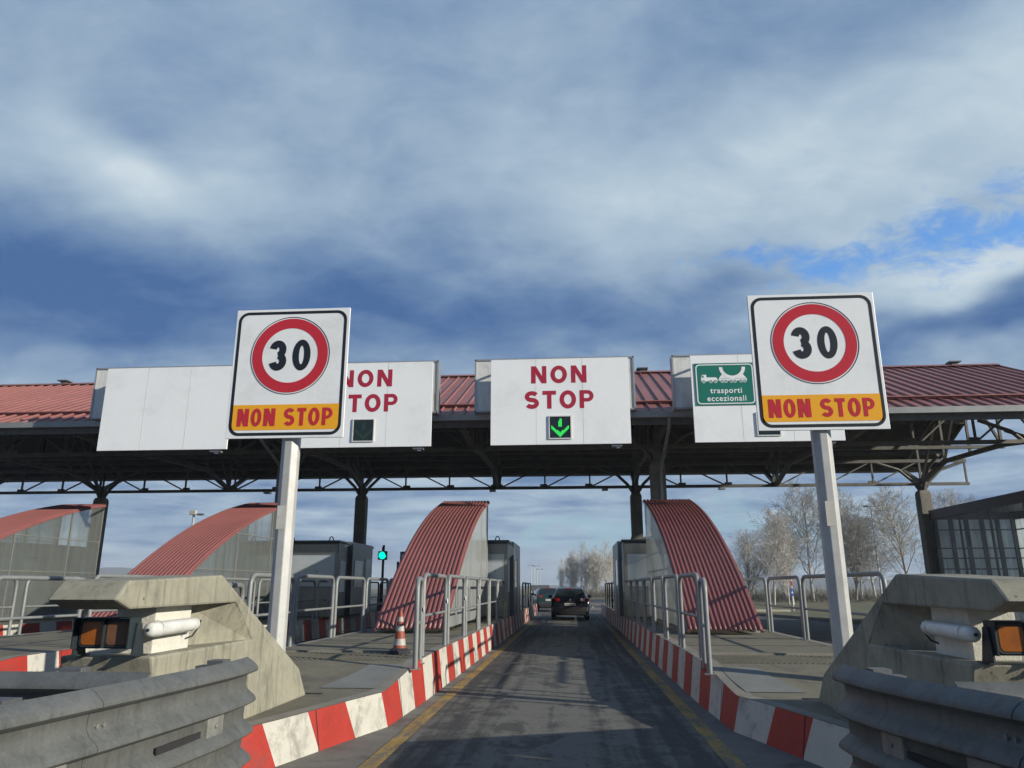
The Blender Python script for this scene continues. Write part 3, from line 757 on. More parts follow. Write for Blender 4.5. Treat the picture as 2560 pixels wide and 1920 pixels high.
# ---------------------------------------------------------------- hoop railings
HOOPS = {}


def hoop_root(width, black=False, dots=False):
    key = (round(width, 2), black, dots)
    H = 1.12; r = 0.034; cr = 0.15; m = M['rail_black'] if black else M['rail']
    root = thing('hoop_railing', 'hoop', 'railing', (0, 0, 0))
    fr = MB(); pts = [(0, 0, 0), (0, 0, .4), (0, 0, H - cr)] + [(cr - cr * math.cos(R(a)), 0, H - cr + cr * math.sin(R(a))) for a in (22, 45, 68)] + [(cr, 0, H)]
    pts += [(width - cr, 0, H)] + [(width - cr + cr * math.sin(R(a)), 0, H - cr + cr * math.cos(R(a))) for a in (22, 45, 68)] + [(width, 0, H - cr), (width, 0, .4), (width, 0, 0)]
    fr.tube(pts, r, 10); fr.build('frame', m, root, smooth=60)
    mr = MB(); mr.tube([(r * .6, 0, .55), (width - r * .6, 0, .55)], .021, 8); mr.build('mid_rail', m, root, smooth=60)
    for x in (0, width):
        b = MB(); b.box((x - .065, -.065, 0.002), (x + .065, .065, .012)); b.build('base_plate', m, root)
    if dots:
        d = MB(); d.tube([(width, -.034, .72), (width, -.040, .72)], .045, 14); d.build('reflector_dot', M['sticker'], root)
    return root


ORD = ['first', 'second', 'third', 'fourth', 'fifth', 'sixth', 'seventh', 'eighth', 'ninth', 'tenth', 'eleventh', 'twelfth', 'thirteenth']


def hoop_row(segs, where, group, black=False, dots=0):
    """segs: list of ((x0,y0),(x1,y1)) from near to far"""
    for i, ((xa, ya), (xb, yb)) in enumerate(segs):
        w = math.hypot(xb - xa, yb - ya); ang = math.atan2(yb - ya, xb - xa); key = (round(w, 2), black, i < dots)
        z = pave_z(ya) if abs(ya - yb) < 3 else pave_z(yb)
        last = i == len(segs) - 1
        lab = '%s hoop railing, %s of the row %s' % ('black' if black else 'grey', ORD[i] if i else 'nearest', where)
        if key not in HOOPS:
            o = hoop_root(round(w, 2), black, i < dots); HOOPS[key] = o
            o.location = (xa, ya, z); o.rotation_euler = (0, 0, ang); o['label'] = lab; o['group'] = group
        else: copy_thing(HOOPS[key], (xa, ya, z), ang, lab, group)


def straight(x, y0, n, w, gap): return [((x, y0 + i * (w + gap)), (x, y0 + i * (w + gap) + w)) for i in range(n)]


hoop_row([((-2.02, 10.1), (-2.10, 10.8))] + straight(-2.13, 11.1, 6, 1.95, 0.3), 'on the left kerb of the central lane', 'grey hoops on the kerb left of the central lane', dots=4)
hoop_row([((1.66, 9.95), (1.72, 10.65))] + straight(1.75, 11.05, 7, 1.78, 0.3), 'on the right kerb of the central lane', 'grey hoops on the kerb right of the central lane')
hoop_row([((4.28, 11.05), (4.28, 14.85))] + straight(4.28, 15.05, 3, 2.35, 0.25), 'on the right island\'s outer edge', 'grey hoops on the outer edge of the right island')
hoop_row([((-4.35, 9.35), (-4.58, 10.55)), ((-4.6, 10.85), (-4.6, 12.6)), ((-4.6, 12.75), (-4.6, 14.75)), ((-4.6, 14.95), (-4.6, 17.0)), ((-4.6, 17.2), (-4.6, 19.2)), ((-4.6, 19.4), (-4.6, 21.4))],
         'on the first left island\'s outer edge', 'grey hoops on the outer edge of the first left island')
hoop_row([((-8.12, 10.35), (-7.97, 12.15))] + straight(-7.95, 12.4, 6, 2.0, 0.3), 'on the second left island\'s near edge', 'grey hoops on the near edge of the second left island')
hoop_row([((-11.0, 10.9), (-11.15, 12.7))] + straight(-11.18, 12.95, 4, 1.95, 0.3), 'on the second left island\'s far edge', 'grey hoops on the far edge of the second left island')
hoop_row(straight(-2.16, 34.2, 3, 2.0, 0.3), 'beyond the left booth', 'black hoops beyond the left booth', black=True)
hoop_row(straight(1.80, 33.4, 4, 2.0, 0.3), 'beyond the right booth', 'black hoops beyond the right booth', black=True)
hoop_row(straight(-7.95, 29.6, 3, 2.0, 0.3), 'beyond the wide left booth', 'black hoops beyond the second left booth', black=True)

# ---------------------------------------------------------------- speed signs
COND = {'N': .70, 'O': .65, 'S': .63, 'T': .52, 'P': .60}
WIDE = {'N': .86, 'O': .92, 'S': .80, 'T': .76, 'P': .78}


def speed_sign(cx, px, y, z0, z1, w, label):
    root = thing('speed_sign', label, 'road sign', (px, y + .14, 0.4), 'white 30 signs on posts')
    po = MB(); n = 8; r = .122
    vs = [(px + r * math.cos(R(22.5 + 45 * k)), y + .155 + r * math.sin(R(22.5 + 45 * k)), 0.37) for k in range(n)]
    po.prism(vs, (0, 0, z1 - .25 - .37)); po.build('post', M['pole'], root, bevel=0.008)
    fp = MB(); fp.lathe([(.2, 0), (.2, .02), (.13, .03)], (px, y + .155, pave_z(y)), 12); fp.build('post_base', M['galv_dark'], root)
    st = MB(); st.face([(px - .075, y + .155 - r * .9239 - .003, 2.22), (px + .04, y + .155 - r * .9239 - .003, 2.22), (px + .04, y + .155 - r * .9239 - .003, 2.52), (px - .075, y + .155 - r * .9239 - .003, 2.52)]); st.build('sticker', M['pole_patch'], root)
    bx = MB(); bx.box((cx - w / 2, y, z0), (cx + w / 2, y + .03, z1)); bd = bx.build('board', M['sign_white'], root, bevel=0.004)
    bk = MB()
    for zz in (z0 + .35, z1 - .45): bk.bar((cx - w / 2 + .1, y + .045, zz), (cx + w / 2 - .1, y + .045, zz), .03, .06)
    bk.build('back_rail', M['alu'], root)
    m = (z0 + z1) / 2 + .237; k = w / 1.6
    f = Film(y - .003); f.ring(rrect(cx - w / 2 + .035, z0 + .035, cx + w / 2 - .035, z1 - .035, .14), rrect(cx - w / 2 + .075, z0 + .075, cx + w / 2 - .075, z1 - .075, .105)); f.build('border', M['sign_black'], bd)
    f = Film(y - .003); C = lambda rr: [(cx + a, m + b) for a, b in arc(0, 0, rr, rr, 0, 360, 72)[:-1]]
    f.ring(C(.553 * k), C(.542 * k)); f.build('thin_ring', M['sign_navy'], bd)
    f = Film(y - .003); f.ring(C(.527 * k), C(.388 * k)); f.build('red_ring', M['sign_red'], bd)
    f = Film(y - .003); f.glyph('3', cx - .285, m - .215, .43, .24, .098); f.glyph('0', cx + .035, m - .215, .43, .25, .09); f.build('digits', M['sign_black'], bd)
    f = Film(y - .003); f.poly([(cx - .735 * k, z0 + .11), (cx + .73 * k, z0 + .11), (cx + .73 * k, z0 + .455), (cx - .735 * k, z0 + .455)]); f.build('amber_band', M['sign_yellow'], bd)
    for wd, xa, xb in (('NON', -.655, -.135), ('STOP', -.015, .645)):
        f = Film(y - .006); f.word(wd, cx + xa * k, cx + xb * k, z0 + .163, .24, COND, .050, .14); f.build('lettering', M['sign_red'], bd)
    return root


speed_sign(-3.755, -3.70, 9.5, 3.40, 5.21, 1.595, 'white 30 NON STOP sign on a post behind the left concrete block')
speed_sign(3.185, 3.185, 9.5, 3.40, 5.22, 1.605, 'white 30 NON STOP sign on a post behind the right concrete block')

# ---------------------------------------------------------------- lane boards hanging in front of the canopy
def lane_board(cx, w, rear, kind, label):
    y = 21.4; z0, z1 = 5.47, 8.05; yr = 22.0
    root = thing('lane_board', label, 'lane sign', (cx, y, z0), 'white lane boards on the canopy front')
    b = MB(); b.box((cx - w / 2, y, z0), (cx + w / 2, y + .05, z1)); fb = b.build('front_panel', M['board_white'], root, bevel=0.004)
    r = MB(); r.box((rear[0], yr, 6.62), (rear[1], yr + .34, 8.235)); r.build('rear_box', M['box_white'], root, bevel=0.01)
    fr = MB()
    for zz in (6.62, 8.235): fr.bar((rear[0] - .02, yr + .17, zz), (rear[1] + .02, yr + .17, zz), .40, .05)
    for xx in (rear[0], rear[1]): fr.bar((xx, yr + .17, 6.6), (xx, yr + .17, 8.25), .05, .40)
    fr.build('box_frame', M['alu'], root)
    br = MB()
    for i in range(4):
        xx = cx - w / 2 + .35 + i * (w - .7) / 3
        br.bar((xx, y + .05, 7.9), (xx, yr, 7.9), .06); br.bar((xx, y + .05, 6.8), (xx, yr, 6.8), .06); br.bar((xx, yr + .34, 7.6), (xx, 23.6, 7.3), .07); br.bar((xx, y + .05, z0 + .15), (xx, 23.3, 6.42), .05)
    br.build('bracket', M['steel'], root)
    for q in (.33, .667):
        seam = MB(); xx = cx - w / 2 + w * q; seam.box((xx - .006, y - .0025, z0 + .01), (xx + .006, y + .001, z1 - .01)); seam.build('panel_seam', M['box_white'], root)
    hk = MB(); hk.box((cx + w / 2 - .55, y + .06, z0 - .06), (cx + w / 2 - .25, y + .3, z0 - .02)); hk.box((cx + w / 2 - .42, y + .1, z0 - .11), (cx + w / 2 - .32, y + .2, z0 - .06)); hk.build('floodlight', M['alu'], root)
    if kind == 'blank': return root
    if kind == 'green':
        gx0, gx1, gz0, gz1 = cx - w / 2 + .10, cx - w / 2 + 1.80, 6.54, 7.80
        g = MB(); g.box((gx0, y - .02, gz0), (gx1, y - .004, gz1)); gp = g.build('green_panel', M['sign_green'], root)
        yy = y - .023
        f = Film(yy); f.ring(rrect(gx0 + .035, gz0 + .035, gx1 - .035, gz1 - .035, .11), rrect(gx0 + .065, gz0 + .065, gx1 - .065, gz1 - .065, .085)); f.build('border', M['sign_white'], gp)
        q = lambda u, v: (gx0 + u * (gx1 - gx0), gz0 + v * (gz1 - gz0))
        f = Film(yy)
        f.poly([q(.105, .57), q(.38, .57), q(.38, .62), q(.355, .66), q(.20, .66), q(.195, .725), q(.125, .725), q(.105, .65)])                      # lorry
        f.poly([q(.40, .575), q(.87, .575), q(.87, .62), q(.40, .62)])                                                                   # trailer bed
        f.poly([q(.40, .628), q(.60, .628), q(.52, .70), q(.465, .74)]); f.poly([q(.66, .628), q(.865, .628), q(.80, .74), q(.745, .70)])
        f.build('lorry_picture', M['sign_white'], gp)
        f = Film(yy - .003)
        c0 = q(.635, .90)
        f.mb.strip([(c0[0] + a, yy - .003, c0[1] + b_) for a, b_ in arc(0, 0, .375, .355, 180, 360, 24)], [(c0[0] + a, yy - .003, c0[1] + b_) for a, b_ in arc(0, 0, .275, .262, 180, 360, 24)])
        f.build('load_picture', M['sign_white'], gp)
        f1 = Film(yy - .004); f2 = Film(yy - .006); f3 = Film(yy - .004)
        for u in (.145, .265, .345, .455, .515, .61, .67, .77, .83):
            c1 = q(u, .565); f1.poly([(c1[0] + a, c1[1] + b_) for a, b_ in arc(0, 0, .052, .052, 0, 360, 18)[:-1]]); f2.ring([(c1[0] + a, c1[1] + b_) for a, b_ in arc(0, 0, .038, .038, 0, 360, 18)[:-1]], [(c1[0] + a, c1[1] + b_) for a, b_ in arc(0, 0, .017, .017, 0, 360, 18)[:-1]])
        f3.poly([q(.12, .655), q(.15, .655), q(.15, .705), q(.13, .705)])
        f1.build('wheel_picture', M['sign_white'], gp); f2.build('wheel_hub_picture', M['sign_green'], gp); f3.build('cab_window_picture', M['sign_green'], gp)
        text_mesh('trasporti', (gx0 + gx1) / 2 + .02, gz0 + .36, yy, .23, .0035, 'lettering', M['sign_white'], gp, .90)
        text_mesh('eccezionali', (gx0 + gx1) / 2 + .02, gz0 + .125, yy, .23, .0035, 'lettering', M['sign_white'], gp, 1.10)
    else:
        f = Film(y - .004); f.word('NON', cx - .83, cx + .80, 7.30, .53, WIDE, .128, .23); f.build('lettering', M['text_red'], fb)
        f = Film(y - .004); f.word('STOP', cx - 1.02, cx + .99, 6.53, .54, WIDE, .128, .20); f.build('lettering', M['text_red'], fb)
    ax = cx + .0; az0, az1 = 5.64, 6.30
    d = MB(); d.box((ax - .315, y - .015, az0), (ax + .315, y - .003, az1)); dp = d.build('lane_display', M['lens_dark'], root)
    fm = MB()
    for a, b_ in (((ax - .33, az0), (ax + .33, az0)), ((ax - .33, az1), (ax + .33, az1))): fm.bar((a[0], y - .02, a[1]), (b_[0], y - .02, b_[1]), .03, .03)
    for xx in (ax - .315, ax + .315): fm.bar((xx, y - .02, az0 + .015), (xx, y - .02, az1 - .015), .03, .03)
    fm.build('display_frame', M['box_white'], root)
    if kind in ('lit', 'dim'):
        rr = random.Random(3); led = MB(); yy = y - .019; stp = .034
        for i in range(-9, 10):
            for j in range(-9, 10):
                X_, Z_ = i * stp, j * stp
                shaft = abs(X_) < .04 and .0 < Z_ < .27 and not (rr.random() < .12)
                head = abs(Z_ + .27 - abs(X_) * .95 + .0 - .05) < .055 and abs(X_) < .24 and Z_ > -.285
                if kind == 'dim' and X_ > .12 and head: pass
                if shaft or head: led.face([(ax + X_ - .015, yy, (az0 + az1) / 2 + Z_ - .015), (ax + X_ + .015, yy, (az0 + az1) / 2 + Z_ - .015), (ax + X_ + .015, yy, (az0 + az1) / 2 + Z_ + .015), (ax + X_ - .015, yy, (az0 + az1) / 2 + Z_ + .015)])
        led.build('arrow', M['led_green'] if kind == 'lit' else M['led_dim'], dp)
    return root


lane_board(-12.2, 4.05, (-14.98, -9.75), 'blank', 'blank white lane board hanging at the left, with no lettering')
lane_board(-6.05, 4.05, (-8.6, -3.98), 'dim', 'white NON STOP lane board with its green arrow dimmed, behind the left 30 sign')
lane_board(-0.25, 4.05, (-2.81, 1.98), 'lit', 'white NON STOP lane board with a bright green arrow over the central lane')
lane_board(5.65, 4.15, (3.15, 8.2), 'green', 'white lane board with a green trasporti eccezionali panel, behind the right 30 sign')

# ---------------------------------------------------------------- canopy
def canopy():
    XL, XR = -34.0, 17.3; YF, YR, YM = 23.0, 37.3, 30.5; ZE, ZM = 6.72, 10.06
    root = thing('toll_canopy', 'long red sheet-metal canopy on concrete columns spanning all the toll lanes', 'canopy', (-0.0, YM, 0))
    k = (ZM - ZE) / (YM - YF)
    def rz(y): return ZM - abs(y - YM) * k
    # roof sheets with standing seams; the front slope is in two overlapping tiers
    def slope(name, ya, yb, lift):
        mb = MB(); za, zb = rz(ya) + lift, rz(yb) + lift
        mb.add([(XL, ya, za), (XR, ya, za), (XR, yb, zb), (XL, yb, zb), (XL, ya, za - .045), (XR, ya, za - .045), (XR, yb, zb - .045), (XL, yb, zb - .045)], [(0, 1, 2, 3), (7, 6, 5, 4), (0, 4, 5, 1), (1, 5, 6, 2), (2, 6, 7, 3), (3, 7, 4, 0)])
        x = XL + .02; h = .055
        while x < XR:
            a = Vector((x, ya - .005, za)); b = Vector((x, yb, zb)); u = Vector((0, -k if yb > ya else k, 1)).normalized() * h
            w = .028
            mb.add([a + Vector((-w, 0, 0)), a + Vector((w, 0, 0)), a + Vector((w * .5, 0, 0)) + u, a + Vector((-w * .5, 0, 0)) + u, b + Vector((-w, 0, 0)), b + Vector((w, 0, 0)), b + Vector((w * .5, 0, 0)) + u, b + Vector((-w * .5, 0, 0)) + u],
                   [(0, 1, 2, 3), (1, 5, 6, 2), (2, 6, 7, 3), (3, 7, 4, 0), (7, 6, 5, 4)])
            x += .42
        return mb.build(name, M['roof'], root)
    slope('roof_sheet', YF, 24.55, 0.0); slope('roof_sheet', 24.3, YM + .02, 0.075); slope('roof_sheet', YR, YM, 0.0)
    fl = MB(); fl.bar((XL, 24.27, rz(24.3) + .10), (XR, 24.27, rz(24.3) + .10), .10, .03); fl.build('flashing', M['roof'], root)
    rg = MB(); rg.prism([(XL, YM - .22, rz(YM - .22) + .14), (XL, YM, ZM + .16), (XL, YM + .22, rz(YM + .22) + .14), (XL, YM, ZM + .07)], (XR - XL, 0, 0)); rg.build('ridge_cap', M['roof'], root)
    for x in (-22.2, -9.4, 3.1, 15.6):
        v = MB(); v.box((x - .11, YM - .11, ZM + .1), (x + .11, YM + .11, ZM + .22)); v.box((x - .23, YM - .2, ZM + .22), (x + .23, YM + .2, ZM + .26)); v.build('roof_vent', M['galv_dark'], root)
    for y, s in ((YF - .16, 1), (YR + .16, -1)):
        gt = MB(); ze = rz(YF if s > 0 else YR); gt.prism([(XL, y - .09, ze - .01), (XL, y - .075, ze - .19), (XL, y + .09, ze - .19), (XL, y + .10, ze - .02), (XL, y + .08, ze - .02), (XL, y + .07, ze - .16), (XL, y - .06, ze - .16), (XL, y - .075, ze - .01)], (XR - XL + .05, 0, 0))
        gt.build('gutter', M['gutter'], root)
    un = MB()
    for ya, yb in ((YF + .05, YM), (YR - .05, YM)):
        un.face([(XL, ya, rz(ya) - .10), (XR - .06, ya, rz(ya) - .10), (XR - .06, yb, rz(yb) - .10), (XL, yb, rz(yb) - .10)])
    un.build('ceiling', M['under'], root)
    ge = MB()
    for ya, yb in ((YF, YM), (YR, YM)): ge.bar((XR - .01, ya, rz(ya) - .10), (XR - .01, yb, rz(yb) - .10), .06, .24)
    ge.build('gable_trim', M['steel'], root)
    for y in (YF + .25, 25.2, 27.4, 29.3, 31.7, 33.6, 35.8, YR - .25):
        p = MB(); p.bar((XL, y, rz(y) - .19), (XR - .1, y, rz(y) - .19), .08, .17); p.build('purlin', M['steel'], root)
    ev = MB(); ev.box((XL, YF + .05, 6.36), (XR, YF + .13, 6.56)); ev.build('eave_beam', M['steel'], root)
    cols = (-22.65, -9.8, 3.0, 15.7)
    # longitudinal trusses
    def ltruss(y, zb, zt, xr, pitch=2.08):
        mb = MB(); mb.bar((XL, y, zb), (xr, y, zb), .13, .13); mb.bar((XL, y, zt), (xr, y, zt), .12, .14)
        for ci, c in enumerate(cols):
            n = 3
            for sgn in (-1, 1):
                for i in range(0, n + 1):
                    x = c + sgn * i * pitch
                    if x > xr or x < XL: continue
                    mb.bar((x, y, zb), (x, y, zt), .07)
                    x2 = c + sgn * (i + 1) * pitch
                    if i < n and XL < x2 < xr:
                        mb.bar((x, y, zt), (x2, y, zb), .06)
                    if i: mb.box((x - .22 if sgn < 0 else x - .12, y - .02, zb - .05), (x + .12 if sgn < 0 else x + .22, y + .02, zb + .17))
        mb.bar((xr - .08, y, zb), (xr - .08, y, zt), .07)
        mb.build('long_truss', M['steel'], root)
    ltruss(35.0, 5.96, 7.0, 17.75); ltruss(30.5, 6.82, 8.6, 17.0); ltruss(26.0, 6.20, 7.85, 17.0)
    # cross trusses over every column line
    for x in (-29.2, -22.8, -16.3, -9.8, -3.4, 3.0, 9.35, 15.7):
        mb = MB(); low = [(23.3, 6.42), (26.0, 6.26), (28.3, 6.50), (32.6, 6.60), (35.0, 6.0), (36.8, 6.85)]
        for (ya, za), (yb, zb) in zip(low, low[1:]): mb.bar((x, ya, za), (x, yb, zb), .16, .16)
        for ya, yb in ((23.3, YM), (37.0, YM)): mb.bar((x, ya, rz(ya) - .34), (x, yb, rz(yb) - .34), .12, .16)
        st = [(24.6, 6.34), (26.0, 6.26), (28.3, 6.50), (30.5, 6.56), (32.6, 6.60), (35.0, 6.0)]
        for (ya, za) in st: mb.bar((x, ya, za), (x, ya, rz(ya) - .34), .09)
        for (ya, za), (yb, zb) in zip(st, st[1:]):
            if yb <= YM: mb.bar((x, ya, za), (x, yb, rz(yb) - .34), .08)
            else: mb.bar((x, ya, rz(ya) - .34), (x, yb, zb), .08)
        mb.build('cross_truss', M['steel'], root)
    for c in cols:
        for y, zc, zt in ((26.0, 5.6, 6.7), (35.0, 5.65, 6.7)):
            b = MB()
            for sx, sy in ((-1, 0), (1, 0), (0, -1 if y > 30 else 1)):
                pts = [(c + sx * .1, y + sy * .1, zc), (c + sx * .35, y + sy * .35, zc + .42), (c + sx * .9, y + sy * .9, zc + .95), (c + sx * 1.9, y + sy * 1.9, zt + .25)]
                b.tube(pts, .07, 8)
            b.box((c - .14, y - .14, zc - .1), (c + .14, y + .14, zc + .55))
            b.build('knee_brace', M['steel'], root, smooth=40)
        for y in (26.0, 35.0):
            q = MB(); w = .25; cc = c; c = c - .27 if (y < 30 and -12 < c < 0) else c
            pr = [(c - w, y - w), (c + w, y - w), (c + w, y + w), (c - w, y + w)]
            base = [(a, b_, pave_z(y) - .1 if c < 10 else -.05) for a, b_ in pr]; top_ = [(a, b_, 5.52) for a, b_ in pr]
            cap = [(c + (a - c) * .8, y + (b_ - y) * .8, 5.66) for a, b_ in pr]
            q.strip(base, top_, True); q.strip(top_, cap, True); q.face(cap)
            q.build('column', M['column'], root, bevel=0.02); c = cc
    d = MB(); x = 3.08; y = 25.66
    d.tube([(x, 22.9, 6.56), (x, 22.95, 6.35), (x, 23.15, 6.2), (x, 25.3, 5.5), (x, 25.6, 5.3), (x, 25.66, 5.1), (x, 25.66, .6)], .055, 10); d.build('downpipe', M['gutter'], root, smooth=50)
    d = MB(); x = -9.98; d.tube([(x, 22.9, 6.56), (x, 22.95, 6.35), (x, 23.15, 6.2), (x, 25.3, 5.5), (x, 25.6, 5.3), (x, 25.66, 5.1), (x, 25.66, .6)], .055, 10); d.build('downpipe', M['gutter'], root, smooth=50)
    for x in (-3.6, 1.6, 6.9, -14.4):
        l = MB(); l.box((x - .14, 34.85, 5.80), (x + .14, 35.15, 5.895)); l.build('lamp_fitting', M['alu'], root)


canopy()

# ---------------------------------------------------------------- arched shelters in front of the booths
def arched_shelter(x0, x1, label, pane, loc=None):
    P0, P1, P2 = (16.25, .66), (19.75, 3.28), (24.6, 4.2); N = 30
    prof = [((1 - t) ** 2 * P0[0] + 2 * t * (1 - t) * P1[0] + t * t * P2[0], (1 - t) ** 2 * P0[1] + 2 * t * (1 - t) * P1[1] + t * t * P2[1]) for t in [i / N for i in range(N + 1)]]
    root = thing('arched_shelter', label, 'shelter', ((x0 + x1) / 2, 20.4, .57), 'red arched shelters before the booths')
    W = x1 - x0; ridges = 15; per = W / ridges
    cs = []
    for i in range(ridges):
        for u, h in ((.0, 0), (.16, 0), (.34, .034), (.66, .034), (.84, 0)): cs.append((x0 + (i + u) * per, h))
    cs.append((x1, 0))
    rows = []
    for i, (y, z) in enumerate(prof):
        a = prof[max(i - 1, 0)]; b = prof[min(i + 1, N)]; d = Vector((0, b[0] - a[0], b[1] - a[1])).normalized(); nr = Vector((0, -d.z, d.y))
        rows.append([Vector((x, y, z)) + nr * h for x, h in cs])
    mb = MB(); m = len(cs); vs = [p for r_ in rows for p in r_]
    fs = [(i * m + j, i * m + j + 1, (i + 1) * m + j + 1, (i + 1) * m + j) for i in range(N) for j in range(m - 1)]
    mb.add(vs, fs)
    o = mb.build('corrugated_roof', M['arch'], root, smooth=35)
    sd = o.modifiers.new('sheet_thickness', 'SOLIDIFY'); sd.thickness = .012; sd.offset = -1
    for x in (x0 + .008, x1 - .008):
        tr = MB()
        for (ya, za), (yb, zb) in zip(prof, prof[1:]): tr.bar((x, ya, za - .03), (x, yb, zb - .03), .035, .06)
        tr.build('edge_trim', M['arch'], root)
    zf = .60
    for x, nm in ((x0 + .04, 'side_pane'), (x1 - .04, 'side_pane')):
        s = MB(); pts = [(x, y, z - .04) for y, z in prof] + [(x, 24.58, zf)] + [(x, 16.6, zf)]
        lowp = [(x, min(max(y, 16.6), 24.58), zf) for y, z in prof]
        s.strip([(x, y, max(z - .04, zf + .001)) for y, z in prof], lowp); s.build(nm, pane, root)
        fr = MB(); ix = x + ((.03 if x < (x0 + x1) / 2 else -.03) if pane is not M['pane_grime'] else 0)
        def top_at(y): return interp(prof, y) - .05
        for y in ((18.2, 20.6, 23.0, 24.55) if pane is M['pane_grime'] else (18.2, 20.6, 23.0, 24.55)): fr.bar((ix, y, zf), (ix, y, top_at(y)), .045)
        for z in (1.95, 2.95):
            ya = interp([(q[1], q[0]) for q in prof], z + .06); fr.bar((ix, ya, z), (ix, 24.55, z), .028)
        fr.bar((ix, 16.7, zf + .03), (ix, 24.55, zf + .03), .06)
        fr.build('side_frame', M['mullion'], root)
    return root


arched_shelter(-4.14, -2.63, 'red corrugated arched shelter with pale side wall, directly left of the central lane', M['pane_clear'])
arched_shelter(2.33, 3.82, 'red corrugated arched shelter on the right island beside the central lane', M['pane_clear'])
arched_shelter(-10.70, -9.19, 'red corrugated arched shelter with grimy glazing behind the left 30 sign post', M['pane_grime'])
arched_shelter(-17.26, -15.72, 'red corrugated arched shelter with grimy glazing cut by the left picture edge', M['pane_grime'])

# ---------------------------------------------------------------- toll booths
def booth(x0, x1, y0, y1, lane_side, label):
    """lane_side +1: cash window on the +X face"""
    z0, z1 = .57, 2.92
    root = thing('toll_booth', label, 'toll booth', ((x0 + x1) / 2, (y0 + y1) / 2, z0), 'toll booths on the islands')
    ls = x1 if lane_side > 0 else x0
    w = MB(); w.box((x0, y0, z0), (x1, y1, z1)); w.build('wall', M['booth_dark'], root, bevel=0.015)
    r = MB(); r.box((x0 - .06, y0 - .08, z1), (x1 + .06, y1 + .08, z1 + .07)); rf = r.build('roof', M['booth_dark'], root, bevel=0.015)
    for xx in (x0 + .35, (x0 + x1) / 2, x1 - .35):
        e = MB(); e.tube([(xx + .07 * math.cos(R(a)), y0 + .3, z1 + .07 + .14 * math.sin(R(a))) for a in range(0, 181, 20)], .018, 6); e.build('lifting_eye', M['galv_dark'], rf, smooth=50)
    bx = MB(); bx.box(((x0 + x1) / 2 - .55, y0 + .2, z1 + .07), ((x0 + x1) / 2 - .25, y0 + .5, z1 + .17)); bx.build('roof_box', M['galv_dark'], rf)
    f = MB(); yf = y0 - .03
    f.box((x0 + .02, yf, 2.60), (x1 - .02, y0 - .002, 2.86)); f.box((x0 + .02, yf - .02, 2.555), (x1 - .02, y0 - .002, 2.60))
    mid = x0 + (x1 - x0) * .42 if lane_side > 0 else x0 + (x1 - x0) * .58
    for xx in (x0 + .05, mid, x1 - .05): f.box((xx - .05, yf, z0), (xx + .05, y0 - .002, 2.555))
    f.build('front_frame', M['booth_frame'], root)
    for a, b_ in ((x0 + .10, mid - .05), (mid + .05, x1 - .10)):
        p = MB(); p.box((a, y0 - .018, z0 + .95), (b_, y0 - .003, 2.55)); p.build('front_panel', M['booth_panel'], root)
        p = MB(); p.box((a, y0 - .016, z0 + .02), (b_, y0 - .003, z0 + .93)); p.build('lower_panel', M['booth_frame'], root)
    lk = MB(); lk.tube([((mid + x1) / 2 + .3, y0 - .018, 2.0), ((mid + x1) / 2 + .3, y0 - .03, 2.0)], .02, 8); lk.build('lock', M['slot'], root)
    s = lane_side
    wn = MB(); wn.box((min(ls, ls + s * .122), y0 + 1.6, 1.5), (max(ls, ls + s * .122), y0 + 2.6, 2.4)); wn.build('window', M['booth_glass'], root)
    dr = MB(); dr.box((min(ls, ls + s * .125), y0 + 3.0, z0 + .03), (max(ls, ls + s * .125), y0 + 3.8, 2.5)); dr.build('door', M['booth_panel'], root)
    ns = MB(); ns.box((min(ls, ls + s * .012), y0 + .25, 1.35), (max(ls, ls + s * .012), y0 + .85, 2.35)); ns.build('notice_panel', M['booth_panel'], root)
    cv = MB(); cv.prism([(ls - s * .02, y0 + 1.0, z0 + .02), (ls + s * .11, y0 + 1.3, z0 + .02), (ls + s * .11, y1 - .3, z0 + .02), (ls - s * .02, y1 - .1, z0 + .02)][::s], (0, 0, 2.42)); cv.build('window_bay', M['booth_dark'], root, bevel=.01)
    gd = MB(); gd.prism([(ls - s * .35, y0 - .45, z0), (ls + s * .02, y0 - .35, z0), (ls + s * .02, y0 - .05, z0), (ls - s * .35, y0 - .05, z0)][::s], (0, 0, .5)); gd.build('corner_guard', M['concrete'], root, bevel=0.05)
    return root


booth(-4.45, -2.08, 25.0, 29.9, 1, 'dark toll booth behind the pale-walled arched shelter left of the central lane')
booth(1.68, 4.2, 25.0, 29.9, -1, 'dark toll booth behind the arched shelter right of the central lane')
booth(-11.0, -7.62, 24.75, 29.0, 1, 'wide dark toll booth with two steel front panels beside the green traffic light')
booth(-21.6, -18.95, 25.2, 29.5, 1, 'dark toll booth behind the leftmost arched shelter')
cab = thing('lane_cabinet', 'dark tall cabinet partly hidden behind the arched shelter left of the central lane', 'cabinet', (-4.55, 21.8, .565))
c_ = MB(); c_.box((-4.86, 21.6, .57), (-4.3, 22.2, 2.48)); c_.build('body', M['booth_dark'], cab, bevel=.02)
c_ = MB(); c_.box((-4.80, 21.585, 1.5), (-4.4, 21.6, 2.4)); c_.build('face', M['booth_panel'], cab)
c_ = MB(); c_.bar((-4.9, 21.58, .57), (-4.9, 21.58, 2.2), .06); c_.build('post', M['rail_black'], cab)

